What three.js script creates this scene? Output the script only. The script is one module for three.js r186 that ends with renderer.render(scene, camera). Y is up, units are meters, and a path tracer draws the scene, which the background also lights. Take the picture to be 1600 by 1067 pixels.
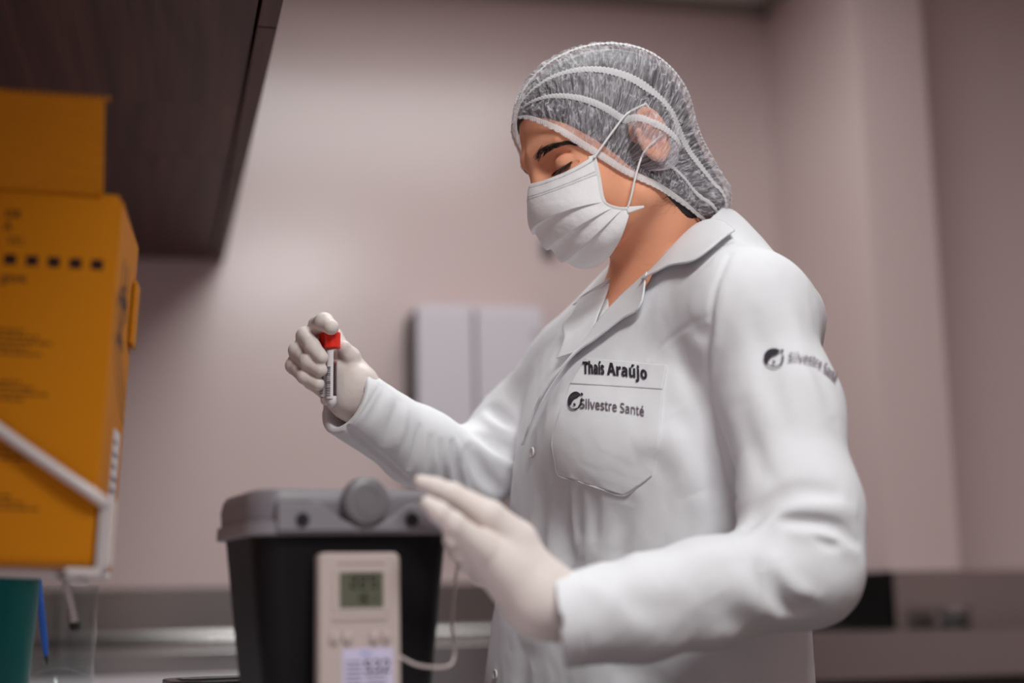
import * as THREE from 'three';
import { RoundedBoxGeometry } from 'three/addons/geometries/RoundedBoxGeometry.js';
import { mergeGeometries, mergeVertices } from 'three/addons/utils/BufferGeometryUtils.js';
import { FontLoader } from 'three/addons/loaders/FontLoader.js';
import { RectAreaLightUniformsLib } from 'three/addons/lights/RectAreaLightUniformsLib.js';

// ------------------------------------------------------------------ camera, light, exposure
const FOCAL = 2400;                                   // in pixels of a 1600 x 1067 frame
const scene = new THREE.Scene();
const camera = new THREE.PerspectiveCamera(2 * Math.atan(533.5 / FOCAL) * 180 / Math.PI, 1600 / 1067, 0.05, 30);
camera.position.set(0, 0.97, 0);
camera.rotation.order = 'YXZ';
camera.rotation.set(Math.atan(416.5 / FOCAL), -13.5 * Math.PI / 180, -0.022);
camera.focus = 1.64;
camera.userData.fStop = 1.4;
camera.updateMatrixWorld(true);
const renderer = new THREE.WebGLRenderer({ antialias: true });
renderer.toneMapping = THREE.LinearToneMapping;
renderer.toneMappingExposure = 1.06;
renderer.shadowMap.enabled = true;
RectAreaLightUniformsLib.init();
scene.background = new THREE.Color(0x000000);
const CEIL = 2.236;
// ceiling light panels: [x, z, width, length, intensity]
const PANELS = [[0.48, -0.26, 0.5, 0.5, 34], [0.46, -1.98, 0.95, 0.75, 4.3]];
const PANEL_COLOR = new THREE.Color().setRGB(0.96, 1.0, 0.985);

// ------------------------------------------------------------------ helpers
const V = (x, y, z) => new THREE.Vector3(x, y, z);
const eye = camera.position.clone();
const camR = V(1, 0, 0).applyQuaternion(camera.quaternion), camU = V(0, 1, 0).applyQuaternion(camera.quaternion), camB = V(0, 0, 1).applyQuaternion(camera.quaternion);
// a point of the room given by a measured direction and its distance along the lens axis
function at(px, py, d) {
  return V((px - 800) / FOCAL * d, (533.5 - py) / FOCAL * d, -d).applyQuaternion(camera.quaternion).add(eye);
}
const clamp = (x, a, b) => x < a ? a : x > b ? b : x;
const lerp = (a, b, t) => a + (b - a) * t;
const sstep = (a, b, x) => { const t = clamp((x - a) / (b - a), 0, 1); return t * t * (3 - 2 * t); };
function rng(seed) { let s = seed | 0; return () => { s = (s + 0x6d2b79f5) | 0; let t = Math.imul(s ^ (s >>> 15), 1 | s); t = (t + Math.imul(t ^ (t >>> 7), 61 | t)) ^ t; return ((t ^ (t >>> 14)) >>> 0) / 4294967296; }; }
const hash3 = (x, y, z) => { let h = Math.imul(x, 374761393) ^ Math.imul(y, 668265263) ^ Math.imul(z, 2147483647 ^ 0x5bd1e995); h = Math.imul(h ^ (h >>> 13), 1274126177); return ((h ^ (h >>> 16)) >>> 0) / 4294967296; };
function noise3(x, y, z) {
  const i = Math.floor(x), j = Math.floor(y), k = Math.floor(z); let u = x - i, v = y - j, w = z - k;
  u = u * u * (3 - 2 * u); v = v * v * (3 - 2 * v); w = w * w * (3 - 2 * w);
  const a = lerp(lerp(hash3(i, j, k), hash3(i + 1, j, k), u), lerp(hash3(i, j + 1, k), hash3(i + 1, j + 1, k), u), v);
  const b = lerp(lerp(hash3(i, j, k + 1), hash3(i + 1, j, k + 1), u), lerp(hash3(i, j + 1, k + 1), hash3(i + 1, j + 1, k + 1), u), v);
  return lerp(a, b, w) * 2 - 1;
}
const fbm = (x, y, z, n = 4) => { let s = 0, a = 0.5; for (let i = 0; i < n; i++) { s += a * noise3(x, y, z); x *= 2.03; y *= 2.01; z *= 2.05; a *= 0.5; } return s; };
function dataTexture(n, m, fn, color = true, repeat = true) {
  const d = new Uint8Array(n * m * 4);
  for (let y = 0; y < m; y++) for (let x = 0; x < n; x++) { const c = fn(x / n, y / m); const o = (y * n + x) * 4; d[o] = clamp(c[0] * 255, 0, 255); d[o + 1] = clamp(c[1] * 255, 0, 255); d[o + 2] = clamp(c[2] * 255, 0, 255); d[o + 3] = c.length > 3 ? clamp(c[3] * 255, 0, 255) : 255; }
  const t = new THREE.DataTexture(d, n, m, THREE.RGBAFormat);
  t.magFilter = THREE.LinearFilter; t.minFilter = THREE.LinearFilter; if (repeat) t.wrapS = t.wrapT = THREE.RepeatWrapping;
  if (color) t.colorSpace = THREE.SRGBColorSpace; t.needsUpdate = true; return t;
}
function canvasTexture(w, h, draw) {
  const c = document.createElement('canvas'); c.width = w; c.height = h; draw(c.getContext('2d'), w, h);
  const t = new THREE.CanvasTexture(c); t.colorSpace = THREE.SRGBColorSpace; return t;
}
const lin = (r, g, b) => new THREE.Color().setRGB(r, g, b);
const std = (c, rough = 0.6, o = {}) => new THREE.MeshPhysicalMaterial({ color: c, roughness: rough, ...o });
const used = {};
function uniq(name) { if (!(name in used)) { used[name] = 0; return name; } used[name]++; return name + '_' + String(used[name]).padStart(3, '0'); }
function shade(o) { o.castShadow = true; o.receiveShadow = true; return o; }
function thing(name, label, category, group) {
  const o = new THREE.Group(); o.name = uniq(name); o.userData = { label, category }; if (group) o.userData.group = group; scene.add(o); return o;
}
function part(name, geo, mat, parent, label) {
  const m = shade(new THREE.Mesh(Array.isArray(geo) ? mergeGeometries(geo.map(g => g.index ? g.toNonIndexed() : g).map(g => { for (const k of Object.keys(g.attributes)) if (!['position', 'normal', 'uv'].includes(k)) g.deleteAttribute(k); return g; })) : geo, mat));
  m.name = name; if (label) m.userData.label = label; parent.add(m); return m;
}
function single(name, geo, mat, label, category, group) {
  const m = part(uniq(name), geo, mat, scene); m.userData = { label, category }; if (group) m.userData.group = group; return m;
}
function struct(name, geo, mat, label, parent) { const m = part(name, geo, mat, parent || scene); if (!parent) { m.userData = { kind: 'structure', label, category: name.split('_')[0] }; } return m; }
const box = (w, h, d, x = 0, y = 0, z = 0, r = 0) => { const g = r ? new RoundedBoxGeometry(w, h, d, 3, r) : new THREE.BoxGeometry(w, h, d); g.translate(x, y, z); return g; };
// box spanning two corners, with uv in metres
function slab(x0, x1, y0, y1, z0, z1, r = 0) {
  const g = box(x1 - x0, y1 - y0, z1 - z0, (x0 + x1) / 2, (y0 + y1) / 2, (z0 + z1) / 2, r); metreUV(g); return g;
}
function metreUV(g) {
  const p = g.attributes.position, n = g.attributes.normal, uv = new Float32Array(p.count * 2);
  for (let i = 0; i < p.count; i++) {
    const ax = Math.abs(n.getX(i)), ay = Math.abs(n.getY(i)), az = Math.abs(n.getZ(i));
    if (ax >= ay && ax >= az) { uv[2 * i] = p.getZ(i); uv[2 * i + 1] = p.getY(i); } else if (ay >= az) { uv[2 * i] = p.getX(i); uv[2 * i + 1] = p.getZ(i); } else { uv[2 * i] = p.getX(i); uv[2 * i + 1] = p.getY(i); }
  }
  g.setAttribute('uv', new THREE.BufferAttribute(uv, 2)); return g;
}
function tube(points, r, seg = 64, rad = 10, closed = false) {
  const c = new THREE.CatmullRomCurve3(points, closed, 'centripetal'); return new THREE.TubeGeometry(c, seg, r, rad, closed);
}
// ---- implicit surfaces -------------------------------------------------------------------
const smin = (a, b, k) => { const h = Math.max(k - Math.abs(a - b), 0) / k; return Math.min(a, b) - h * h * k * 0.25; };
const smax = (a, b, k) => -smin(-a, -b, k);
function cone(a, b, ra, rb) {        // tapered capsule between two joints
  const bx = b.x - a.x, by = b.y - a.y, bz = b.z - a.z, l2 = bx * bx + by * by + bz * bz || 1e-9;
  return (x, y, z) => {
    const px = x - a.x, py = y - a.y, pz = z - a.z; const t = clamp((px * bx + py * by + pz * bz) / l2, 0, 1);
    const dx = px - bx * t, dy = py - by * t, dz = pz - bz * t; return Math.sqrt(dx * dx + dy * dy + dz * dz) - (ra + (rb - ra) * t);
  };
}
function ell(x, y, z, cx, cy, cz, rx, ry, rz) {
  const px = x - cx, py = y - cy, pz = z - cz;
  const k0 = Math.sqrt(px * px / (rx * rx) + py * py / (ry * ry) + pz * pz / (rz * rz)), k1 = Math.sqrt(px * px / (rx ** 4) + py * py / (ry ** 4) + pz * pz / (rz ** 4));
  return k1 < 1e-9 ? -Math.min(rx, ry, rz) : k0 * (k0 - 1) / k1;
}
// surface nets over a sparse grid; normals and the last projection come from the field itself
function meshField(f, lo, hi, h, slack = 1.6, eps = 0) {
  const nx = Math.ceil((hi.x - lo.x) / h) + 1, ny = Math.ceil((hi.y - lo.y) / h) + 1, nz = Math.ceil((hi.z - lo.z) / h) + 1;
  const val = new Float32Array(nx * ny * nz), S = 8, half = h * S * 0.5, lim = half * Math.sqrt(3) * slack;
  for (let k = 0; k < nz; k += S) for (let j = 0; j < ny; j += S) for (let i = 0; i < nx; i += S) {
    const c = f(lo.x + i * h + half, lo.y + j * h + half, lo.z + k * h + half), skip = Math.abs(c) > lim;
    for (let kk = k; kk < Math.min(k + S, nz); kk++) for (let jj = j; jj < Math.min(j + S, ny); jj++) for (let ii = i, o = (kk * ny + jj) * nx + i; ii < Math.min(i + S, nx); ii++, o++)
      val[o] = skip ? c : f(lo.x + ii * h, lo.y + jj * h, lo.z + kk * h);
  }
  const id = new Int32Array(nx * ny * nz).fill(-1), pos = [], idx = [], sy = nx, sz = nx * ny;
  const E = [[0, 1], [2, 3], [4, 5], [6, 7], [0, 2], [1, 3], [4, 6], [5, 7], [0, 4], [1, 5], [2, 6], [3, 7]];
  const v = new Float64Array(8);
  for (let k = 0; k < nz - 1; k++) for (let j = 0; j < ny - 1; j++) for (let i = 0; i < nx - 1; i++) {
    const o = k * sz + j * sy + i; let m = 0;
    for (let c = 0; c < 8; c++) { v[c] = val[o + (c & 1) + ((c >> 1) & 1) * sy + (c >> 2) * sz]; if (v[c] < 0) m |= 1 << c; }
    if (m === 0 || m === 255) continue;
    let x = 0, y = 0, z = 0, n = 0;
    for (const [a, b] of E) { if (((m >> a) & 1) === ((m >> b) & 1)) continue; const t = v[a] / (v[a] - v[b]); x += (a & 1) + ((b & 1) - (a & 1)) * t; y += ((a >> 1) & 1) + (((b >> 1) & 1) - ((a >> 1) & 1)) * t; z += (a >> 2) + ((b >> 2) - (a >> 2)) * t; n++; }
    id[o] = pos.length / 3; pos.push(lo.x + (i + x / n) * h, lo.y + (j + y / n) * h, lo.z + (k + z / n) * h);
  }
  const quad = (a, b, c, d, flip) => { if (a < 0 || b < 0 || c < 0 || d < 0) return; if (!flip) idx.push(a, c, b, a, d, c); else idx.push(a, b, c, a, c, d); };
  for (let k = 1; k < nz - 1; k++) for (let j = 1; j < ny - 1; j++) for (let i = 1; i < nx - 1; i++) {
    const o = k * sz + j * sy + i, s = val[o] < 0;
    if (s !== val[o + 1] < 0) quad(id[o], id[o - sy], id[o - sy - sz], id[o - sz], s);
    if (s !== val[o + sy] < 0) quad(id[o], id[o - sz], id[o - sz - 1], id[o - 1], s);
    if (s !== val[o + sz] < 0) quad(id[o], id[o - 1], id[o - 1 - sy], id[o - sy], s);
  }
  const e = eps || h * 0.5, nor = new Float32Array(pos.length);
  const P = new Float32Array(pos);
  for (let i = 0; i < P.length; i += 3) {
    for (let it = 0; it < 2; it++) {
      const x = P[i], y = P[i + 1], z = P[i + 2];
      let gx = f(x + e, y, z) - f(x - e, y, z), gy = f(x, y + e, z) - f(x, y - e, z), gz = f(x, y, z + e) - f(x, y, z - e); const l = Math.hypot(gx, gy, gz) || 1;
      if (it === 0) { const d = clamp(f(x, y, z) / (l / (2 * e)), -h * 0.5, h * 0.5); P[i] -= gx / l * d; P[i + 1] -= gy / l * d; P[i + 2] -= gz / l * d; }
      else { nor[i] = gx / l; nor[i + 1] = gy / l; nor[i + 2] = gz / l; }
    }
  }
  const g = new THREE.BufferGeometry(); g.setAttribute('position', new THREE.BufferAttribute(P, 3)); g.setAttribute('normal', new THREE.BufferAttribute(nor, 3)); g.setIndex(idx);
  const uv = new Float32Array(P.length / 3 * 2); for (let i = 0; i < uv.length / 2; i++) { uv[2 * i] = P[3 * i] + P[3 * i + 2] * 0.7; uv[2 * i + 1] = P[3 * i + 1]; }
  g.setAttribute('uv', new THREE.BufferAttribute(uv, 2));
  return g;
}
function gradient(f, p, e = 0.001) { return V(f(p.x + e, p.y, p.z) - f(p.x - e, p.y, p.z), f(p.x, p.y + e, p.z) - f(p.x, p.y - e, p.z), f(p.x, p.y, p.z + e) - f(p.x, p.y, p.z - e)).normalize(); }
// walk along a line of sight until the surface of a field
function pick(f, px, py, d0 = 1.0, d1 = 2.3) {
  const a = at(px, py, 1).sub(eye); let t = d0;
  for (let i = 0; i < 200 && t < d1; i++) { const p = eye.clone().addScaledVector(a, t), s = f(p.x, p.y, p.z); if (s < 0.0002) return p; t += Math.max(s * 0.6, 0.0004); }
  return null;
}
// grid of points -> geometry with thickness (closed shell); pts[i][j], normals nrm[i][j]
function shell(pts, nrm, thick, closeU = false) {
  const n = pts.length, m = pts[0].length, P = [], idx = [];
  for (let s = 0; s < 2; s++) for (let i = 0; i < n; i++) for (let j = 0; j < m; j++) { const q = pts[i][j].clone().addScaledVector(nrm[i][j], s ? -thick : 0); P.push(q.x, q.y, q.z); }
  const I = (s, i, j) => (s * n + (i % n)) * m + j, N = closeU ? n : n - 1;
  for (let i = 0; i < N; i++) for (let j = 0; j < m - 1; j++) {
    idx.push(I(0, i, j), I(0, i + 1, j), I(0, i + 1, j + 1), I(0, i, j), I(0, i + 1, j + 1), I(0, i, j + 1));
    idx.push(I(1, i, j), I(1, i + 1, j + 1), I(1, i + 1, j), I(1, i, j), I(1, i, j + 1), I(1, i + 1, j + 1));
  }
  for (let i = 0; i < N; i++) for (const j of [0, m - 1]) { const a = I(0, i, j), b = I(0, i + 1, j), c = I(1, i + 1, j), d = I(1, i, j); if (j) idx.push(a, b, c, a, c, d); else idx.push(a, c, b, a, d, c); }
  if (!closeU) for (let j = 0; j < m - 1; j++) for (const i of [0, n - 1]) { const a = I(0, i, j), b = I(0, i, j + 1), c = I(1, i, j + 1), d = I(1, i, j); if (i) idx.push(a, c, b, a, d, c); else idx.push(a, b, c, a, c, d); }
  const g = new THREE.BufferGeometry(); g.setAttribute('position', new THREE.Float32BufferAttribute(P, 3)); g.setIndex(idx); g.computeVertexNormals();
  const uv = new Float32Array(P.length / 3 * 2); for (let i = 0; i < uv.length / 2; i++) { uv[2 * i] = P[3 * i]; uv[2 * i + 1] = P[3 * i + 1]; } g.setAttribute('uv', new THREE.BufferAttribute(uv, 2));
  return g;
}
const spline2 = (pts) => { const c = new THREE.CatmullRomCurve3(pts.map(([x, y]) => V(x, y, 0)), false, 'centripetal'); return (t) => { const p = c.getPoint(t); return [p.x, p.y]; }; };
// ------------------------------------------------------------------ room
const wallTex = dataTexture(256, 256, (u, v) => { const n = fbm(u * 8, v * 8, 3, 4) * 0.5 + fbm(u * 60, v * 60, 9, 2) * 0.5; const g = 0.5 + 0.5 * n; return [g, g, g]; }, false);
wallTex.repeat.set(2.5, 2.5);
const wallMat = std(lin(0.69, 0.54, 0.53), 0.225, { bumpMap: wallTex, bumpScale: 0.0004, specularIntensity: 1.0 });
const ZW = -2.93, XL = -0.30, ZN = 1.6, COLX = 1.281, COLR = 1.415, COLZ = -2.51, XR = 2.25, ZA = -2.61;
struct('wall_back', slab(XL - 0.1, XR + 0.1, 0, CEIL, ZW - 0.1, ZW), wallMat, 'glossy pinkish beige back wall');
struct('wall_left', slab(XL - 0.1, XL, 0, CEIL, ZW, ZN), wallMat, 'pinkish beige wall on the left behind the cabinet');
struct('wall_right', slab(XR, XR + 0.1, 0, CEIL, ZW - 0.1, ZN), wallMat, 'pinkish beige wall on the right beyond the column');
struct('wall_near', slab(XL - 0.1, XR + 0.1, 0, CEIL, ZN, ZN + 0.1), wallMat, 'pinkish beige wall behind the camera');
struct('wall_alcove', slab(COLR, XR, 0, CEIL, ZW, ZA), wallMat, 'shaded beige wall in the alcove right of the column');
struct('wall_column', slab(COLX, COLR, 0, CEIL, ZW, COLZ), wallMat, 'square beige column standing out of the back wall');
struct('floor', slab(XL - 0.1, XR + 0.1, -0.1, 0, ZW - 0.1, ZN + 0.1), std(lin(0.10, 0.085, 0.078), 0.4, { bumpMap: wallTex, bumpScale: 0.0003 }), 'dark brown vinyl floor');
struct('ceiling', slab(XL - 0.1, XR + 0.1, CEIL, CEIL + 0.1, ZW - 0.1, ZN + 0.1), std(lin(0.72, 0.68, 0.68), 0.8), 'white painted ceiling');
{ // shadow-gap moulding under the ceiling
  const m = std(lin(0.30, 0.26, 0.22), 0.7);
  struct('trim_1', [slab(XL, COLX, CEIL - 0.022, CEIL, ZW, ZW + 0.022), slab(COLX - 0.022, COLX, CEIL - 0.022, CEIL, ZW, COLZ), slab(COLX - 0.022, COLR + 0.022, CEIL - 0.022, CEIL, COLZ, COLZ + 0.022), slab(COLR, COLR + 0.022, CEIL - 0.022, CEIL, ZA, COLZ), slab(COLR, XR, CEIL - 0.022, CEIL, ZA, ZA + 0.022)], m, 'thin dark moulding between back wall and ceiling');
}
// ceiling panels
PANELS.forEach(([x, z, w, l, power], i) => {
  const t = thing('ceiling_light', ['square white light panel in the ceiling above the camera', 'square white light panel in the ceiling behind the nurse', 'square white light panel in the ceiling near the far right wall'][i], 'light', 'ceiling light panels');
  t.position.set(x, CEIL, z);
  part('frame', [box(w + 0.04, 0.012, 0.02, 0, -0.006, l / 2 + 0.01), box(w + 0.04, 0.012, 0.02, 0, -0.006, -l / 2 - 0.01), box(0.02, 0.012, l, w / 2 + 0.01, -0.006, 0), box(0.02, 0.012, l, -w / 2 - 0.01, -0.006, 0)], std(lin(0.8, 0.8, 0.8), 0.5), t);
  part('diffuser', box(w, 0.006, l, 0, -0.003, 0), new THREE.MeshStandardMaterial({ color: 0xffffff, roughness: 0.7, emissive: PANEL_COLOR, emissiveIntensity: 1.0 }), t);
  const L = new THREE.RectAreaLight(PANEL_COLOR, power, w, l); L.position.set(0, -0.012, 0); L.rotation.x = -Math.PI / 2; L.castShadow = true; t.add(L);
});
// ------------------------------------------------------------------ steel counter with backsplash along the back wall
const brushed = dataTexture(512, 128, (u, v) => { const n = 0.5 + 0.5 * (fbm(u * 6, v * 180, 2, 3)); return [n, n, n]; }, false); brushed.repeat.set(1.5, 4);
const steel = std(lin(0.38, 0.355, 0.35), 0.25, { metalness: 1, bumpMap: brushed, bumpScale: 0.00015 });
{
  const t = thing('steel_counter', 'brushed stainless steel counter with low backsplash running along the back wall', 'counter');
  part('backsplash', [slab(XL + 0.002, COLX - 0.011, 0.92, 1.02, ZW + 0.001, ZW + 0.009), slab(COLX - 0.001, COLR + 0.010, 0.92, 1.02, COLZ + 0.001, COLZ + 0.009), slab(COLR + 0.001, COLR + 0.010, 0.92, 1.02, ZA + 0.001, COLZ + 0.001), slab(COLR + 0.010, XR - 0.002, 0.92, 1.02, ZA + 0.001, ZA + 0.009)], steel, t);
  part('splash_panel', slab(COLX - 0.010, COLX - 0.001, 0.92, 1.02, ZW + 0.001, COLZ + 0.008), std(lin(0.002, 0.002, 0.002), 0.6, { specularIntensity: 0.2 }), t, 'black panel on the side of the column');
  // rounded cove between worktop and backsplash
  const cs = new THREE.Shape(); const r = 0.022; cs.moveTo(0, 0); cs.lineTo(0, r); cs.absarc(r, r, r, Math.PI, Math.PI * 1.5, false); cs.lineTo(0, 0);
  const cg = new THREE.ExtrudeGeometry(cs, { depth: COLX - XL - 0.014, bevelEnabled: false, curveSegments: 12 }); cg.rotateY(Math.PI / 2); // x -> -z, z -> x
  { const p = cg.attributes.position; for (let i = 0; i < p.count; i++) p.setZ(i, -p.getZ(i)); const ix = cg.index; cg.computeVertexNormals(); }
  cg.translate(XL + 0.002, 0.92, ZW + 0.009); metreUV(cg);
  part('cove', cg, steel, t);
  part('worktop', [slab(XL + 0.002, COLX - 0.01, 0.905, 0.92, ZW + 0.009, -2.384), slab(COLX - 0.01, COLR + 0.011, 0.905, 0.92, COLZ + 0.009, -2.384), slab(COLR + 0.011, XR - 0.002, 0.905, 0.92, ZA + 0.009, -2.384)], steel, t);
  part('apron', [slab(XL + 0.002, XR - 0.004, 0.84, 0.918, -2.386, -2.376, 0.003)], steel, t);
  const door = std(lin(0.05, 0.035, 0.03), 0.5);
  part('plinth', slab(0.33, XR - 0.004, 0.0, 0.1, COLZ + 0.004, -2.47), door, t);
  part('carcass', slab(0.33, XR - 0.004, 0.1, 0.84, COLZ + 0.004, -2.42), door, t);
  for (let i = 0; i < 4; i++) { const x = 0.345 + i * 0.47; const d = part('door', slab(x + 0.003, x + 0.457, 0.105, 0.832, -2.419, -2.40, 0.003), door, t); part('handle', tube([V(x + 0.40, 0.6, -2.40), V(x + 0.40, 0.6, -2.375), V(x + 0.40, 0.75, -2.375), V(x + 0.40, 0.75, -2.40)], 0.005, 20, 8), steel, d, 'steel bar handle'); }
}
// ------------------------------------------------------------------ white counter along the left wall
{
  const t = thing('side_counter', 'white laminate counter along the left wall carrying the black cool box', 'counter');
  const lam = std(lin(0.62, 0.58, 0.62), 0.35);
  part('worktop', slab(XL + 0.002, 0.31, 0.855, 0.885, -2.372, 0.35, 0.004), lam, t);
  part('plinth', slab(XL + 0.002, 0.22, 0, 0.1, -2.372, 0.33), std(lin(0.1, 0.08, 0.08), 0.6), t);
  part('carcass', slab(XL + 0.002, 0.27, 0.1, 0.855, -2.372, 0.34), lam, t);
  for (let i = 0; i < 5; i++) { const z = -2.36 + i * 0.54; const d = part('door', slab(0.27, 0.288, 0.108, 0.848, z + 0.003, z + 0.535, 0.003), lam, t); part('handle', tube([V(0.288, 0.62, z + 0.06), V(0.312, 0.62, z + 0.06), V(0.312, 0.76, z + 0.06), V(0.288, 0.76, z + 0.06)], 0.005, 20, 8), steel, d, 'steel bar handle'); }
}
// ------------------------------------------------------------------ wall cabinet over the left counter
{
  const grain = (seed) => dataTexture(256, 1024, (u, v) => {
    const w = fbm(u * 3 + seed, v * 1.2, seed, 3) * 1.6; const n = fbm(u * 26 + w * 2.2, v * 1.6 + seed, 1 + seed, 4), f = fbm(u * 120, v * 5, 7 + seed, 2);
    const k = clamp(0.5 + n * 0.75 + f * 0.22, 0, 1); return [lerp(0.20, 0.42, k), lerp(0.115, 0.265, k), lerp(0.10, 0.235, k)];
  });
  const t1 = grain(2.3), t2 = grain(7.7);
  const mk = (tex) => { tex.repeat.set(2.2, 1.0); return std(0xffffff, 0.42, { map: tex, specularIntensity: 0.5 }); };
  const m1 = mk(t1), m2 = mk(t2);
  const t = thing('wall_cabinet', 'dark walnut wall cabinet seen from below at the upper left', 'cabinet');
  const B = 1.639, X1 = 0.113;
  part('bottom_panel', slab(XL + 0.002, X1 - 0.002, B, B + 0.018, -2.238, -0.2), m1, t);
  part('bottom_panel', slab(XL + 0.002, X1 - 0.002, B, B + 0.018, ZW + 0.002, -2.240), m2, t);
  part('side_panel', slab(XL + 0.002, X1 - 0.002, B, CEIL - 0.05, -0.2, -0.182), m1, t);
  part('carcass', slab(XL + 0.002, X1 - 0.006, B + 0.018, CEIL - 0.05, ZW + 0.002, -0.2), m2, t);
  let z = ZW + 0.004; for (const w of [0.61, 0.612, 0.61, 0.61]) { const d = part('door', slab(X1 + 0.002, 0.138, B - 0.001, CEIL - 0.055, z, z + w - 0.004, 0.001), m1, t); z += w; }
  // low cabinet on the wall behind the camera, mirrored dark in the steel
  const c = thing('low_cabinet', 'low dark walnut cabinet along the wall behind the camera', 'cabinet');
  part('carcass', slab(0.32, XR - 0.004, 0.08, 1.16, ZN - 0.40, ZN - 0.004), m2, c); part('plinth', slab(0.34, XR - 0.02, 0, 0.08, ZN - 0.36, ZN - 0.004), m1, c); part('top', slab(0.30, XR - 0.004, 1.16, 1.185, ZN - 0.42, ZN - 0.004, 0.003), m1, c);
  for (let i = 0; i < 4; i++) { const x = 0.33 + i * 0.476; const d = part('door', slab(x, x + 0.470, 0.09, 1.152, ZN - 0.42, ZN - 0.401, 0.002), m1, c); const k = new THREE.SphereGeometry(0.012, 16, 12); k.translate(x + (i % 2 ? 0.04 : 0.43), 0.8, ZN - 0.43); part('knob', k, steel, d, 'round steel knob'); }
}
// ------------------------------------------------------------------ paper towel dispenser and knob on the back wall
{
  const t = thing('towel_dispenser', 'white two-door paper towel dispenser hanging on the back wall', 'dispenser');
  const white = std(lin(0.66, 0.60, 0.66), 0.4);
  const x0 = 0.487, x1 = 0.741, y0 = 1.22, y1 = 1.537, zf = ZW + 0.115;
  part('housing', slab(x0, x1, y0, y1, ZW, zf - 0.014, 0.012), std(lin(0.07, 0.06, 0.06), 0.5), t, 'dark grey housing behind the doors');
  part('front_cover', slab(x0 + 0.004, 0.602, y0 + 0.004, y1 - 0.003, zf - 0.012, zf, 0.006), white, t);
  part('front_cover', slab(0.606, x1 - 0.002, y0 + 0.004, y1 - 0.003, zf - 0.012, zf, 0.006), white, t);
  part('top_cover', slab(x0 + 0.006, x1 - 0.004, y1 - 0.006, y1 + 0.004, ZW, zf - 0.004, 0.004), white, t);
  const lock = new THREE.CylinderGeometry(0.007, 0.007, 0.004, 20); lock.rotateX(Math.PI / 2); lock.translate(0.722, 1.487, zf + 0.001);
  part('lock', lock, std(lin(0.4, 0.36, 0.36), 0.35), t);
}
{
  const t = thing('wall_hook', 'small grey plastic hook on the wall behind the mask', 'hook');
  t.position.set(0.781, 1.686, ZW);
  part('plate', box(0.026, 0.04, 0.008, 0, 0, 0.004, 0.003), std(lin(0.12, 0.12, 0.14), 0.5), t);
  part('prong', tube([V(0, 0, 0.008), V(0, -0.006, 0.03), V(0, 0.006, 0.042)], 0.006, 16, 10), std(lin(0.14, 0.14, 0.16), 0.5), t);
}
// ------------------------------------------------------------------ glass dish on the steel counter
{
  const t = thing('glass_dish', 'small clear glass dish with dark base on the steel counter', 'dish');
  t.position.set(1.36, 0.92, -2.44);
  const prof = [[0.0, 0.012], [0.024, 0.012], [0.026, 0.016], [0.027, 0.032], [0.030, 0.033], [0.030, 0.036], [0.0265, 0.036], [0.0245, 0.034], [0.0235, 0.018], [0, 0.016]].map(([x, y]) => new THREE.Vector2(x, y));
  part('bowl', new THREE.LatheGeometry(prof, 40), std(0xffffff, 0.03, { transmission: 1, thickness: 0.003, ior: 1.5 }), t, 'clear glass bowl');
  part('base', new THREE.LatheGeometry([[0, 0], [0.026, 0], [0.027, 0.004], [0.026, 0.011], [0, 0.011]].map(([x, y]) => new THREE.Vector2(x, y)), 40), std(lin(0.01, 0.01, 0.012), 0.3), t, 'black base');
}
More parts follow.
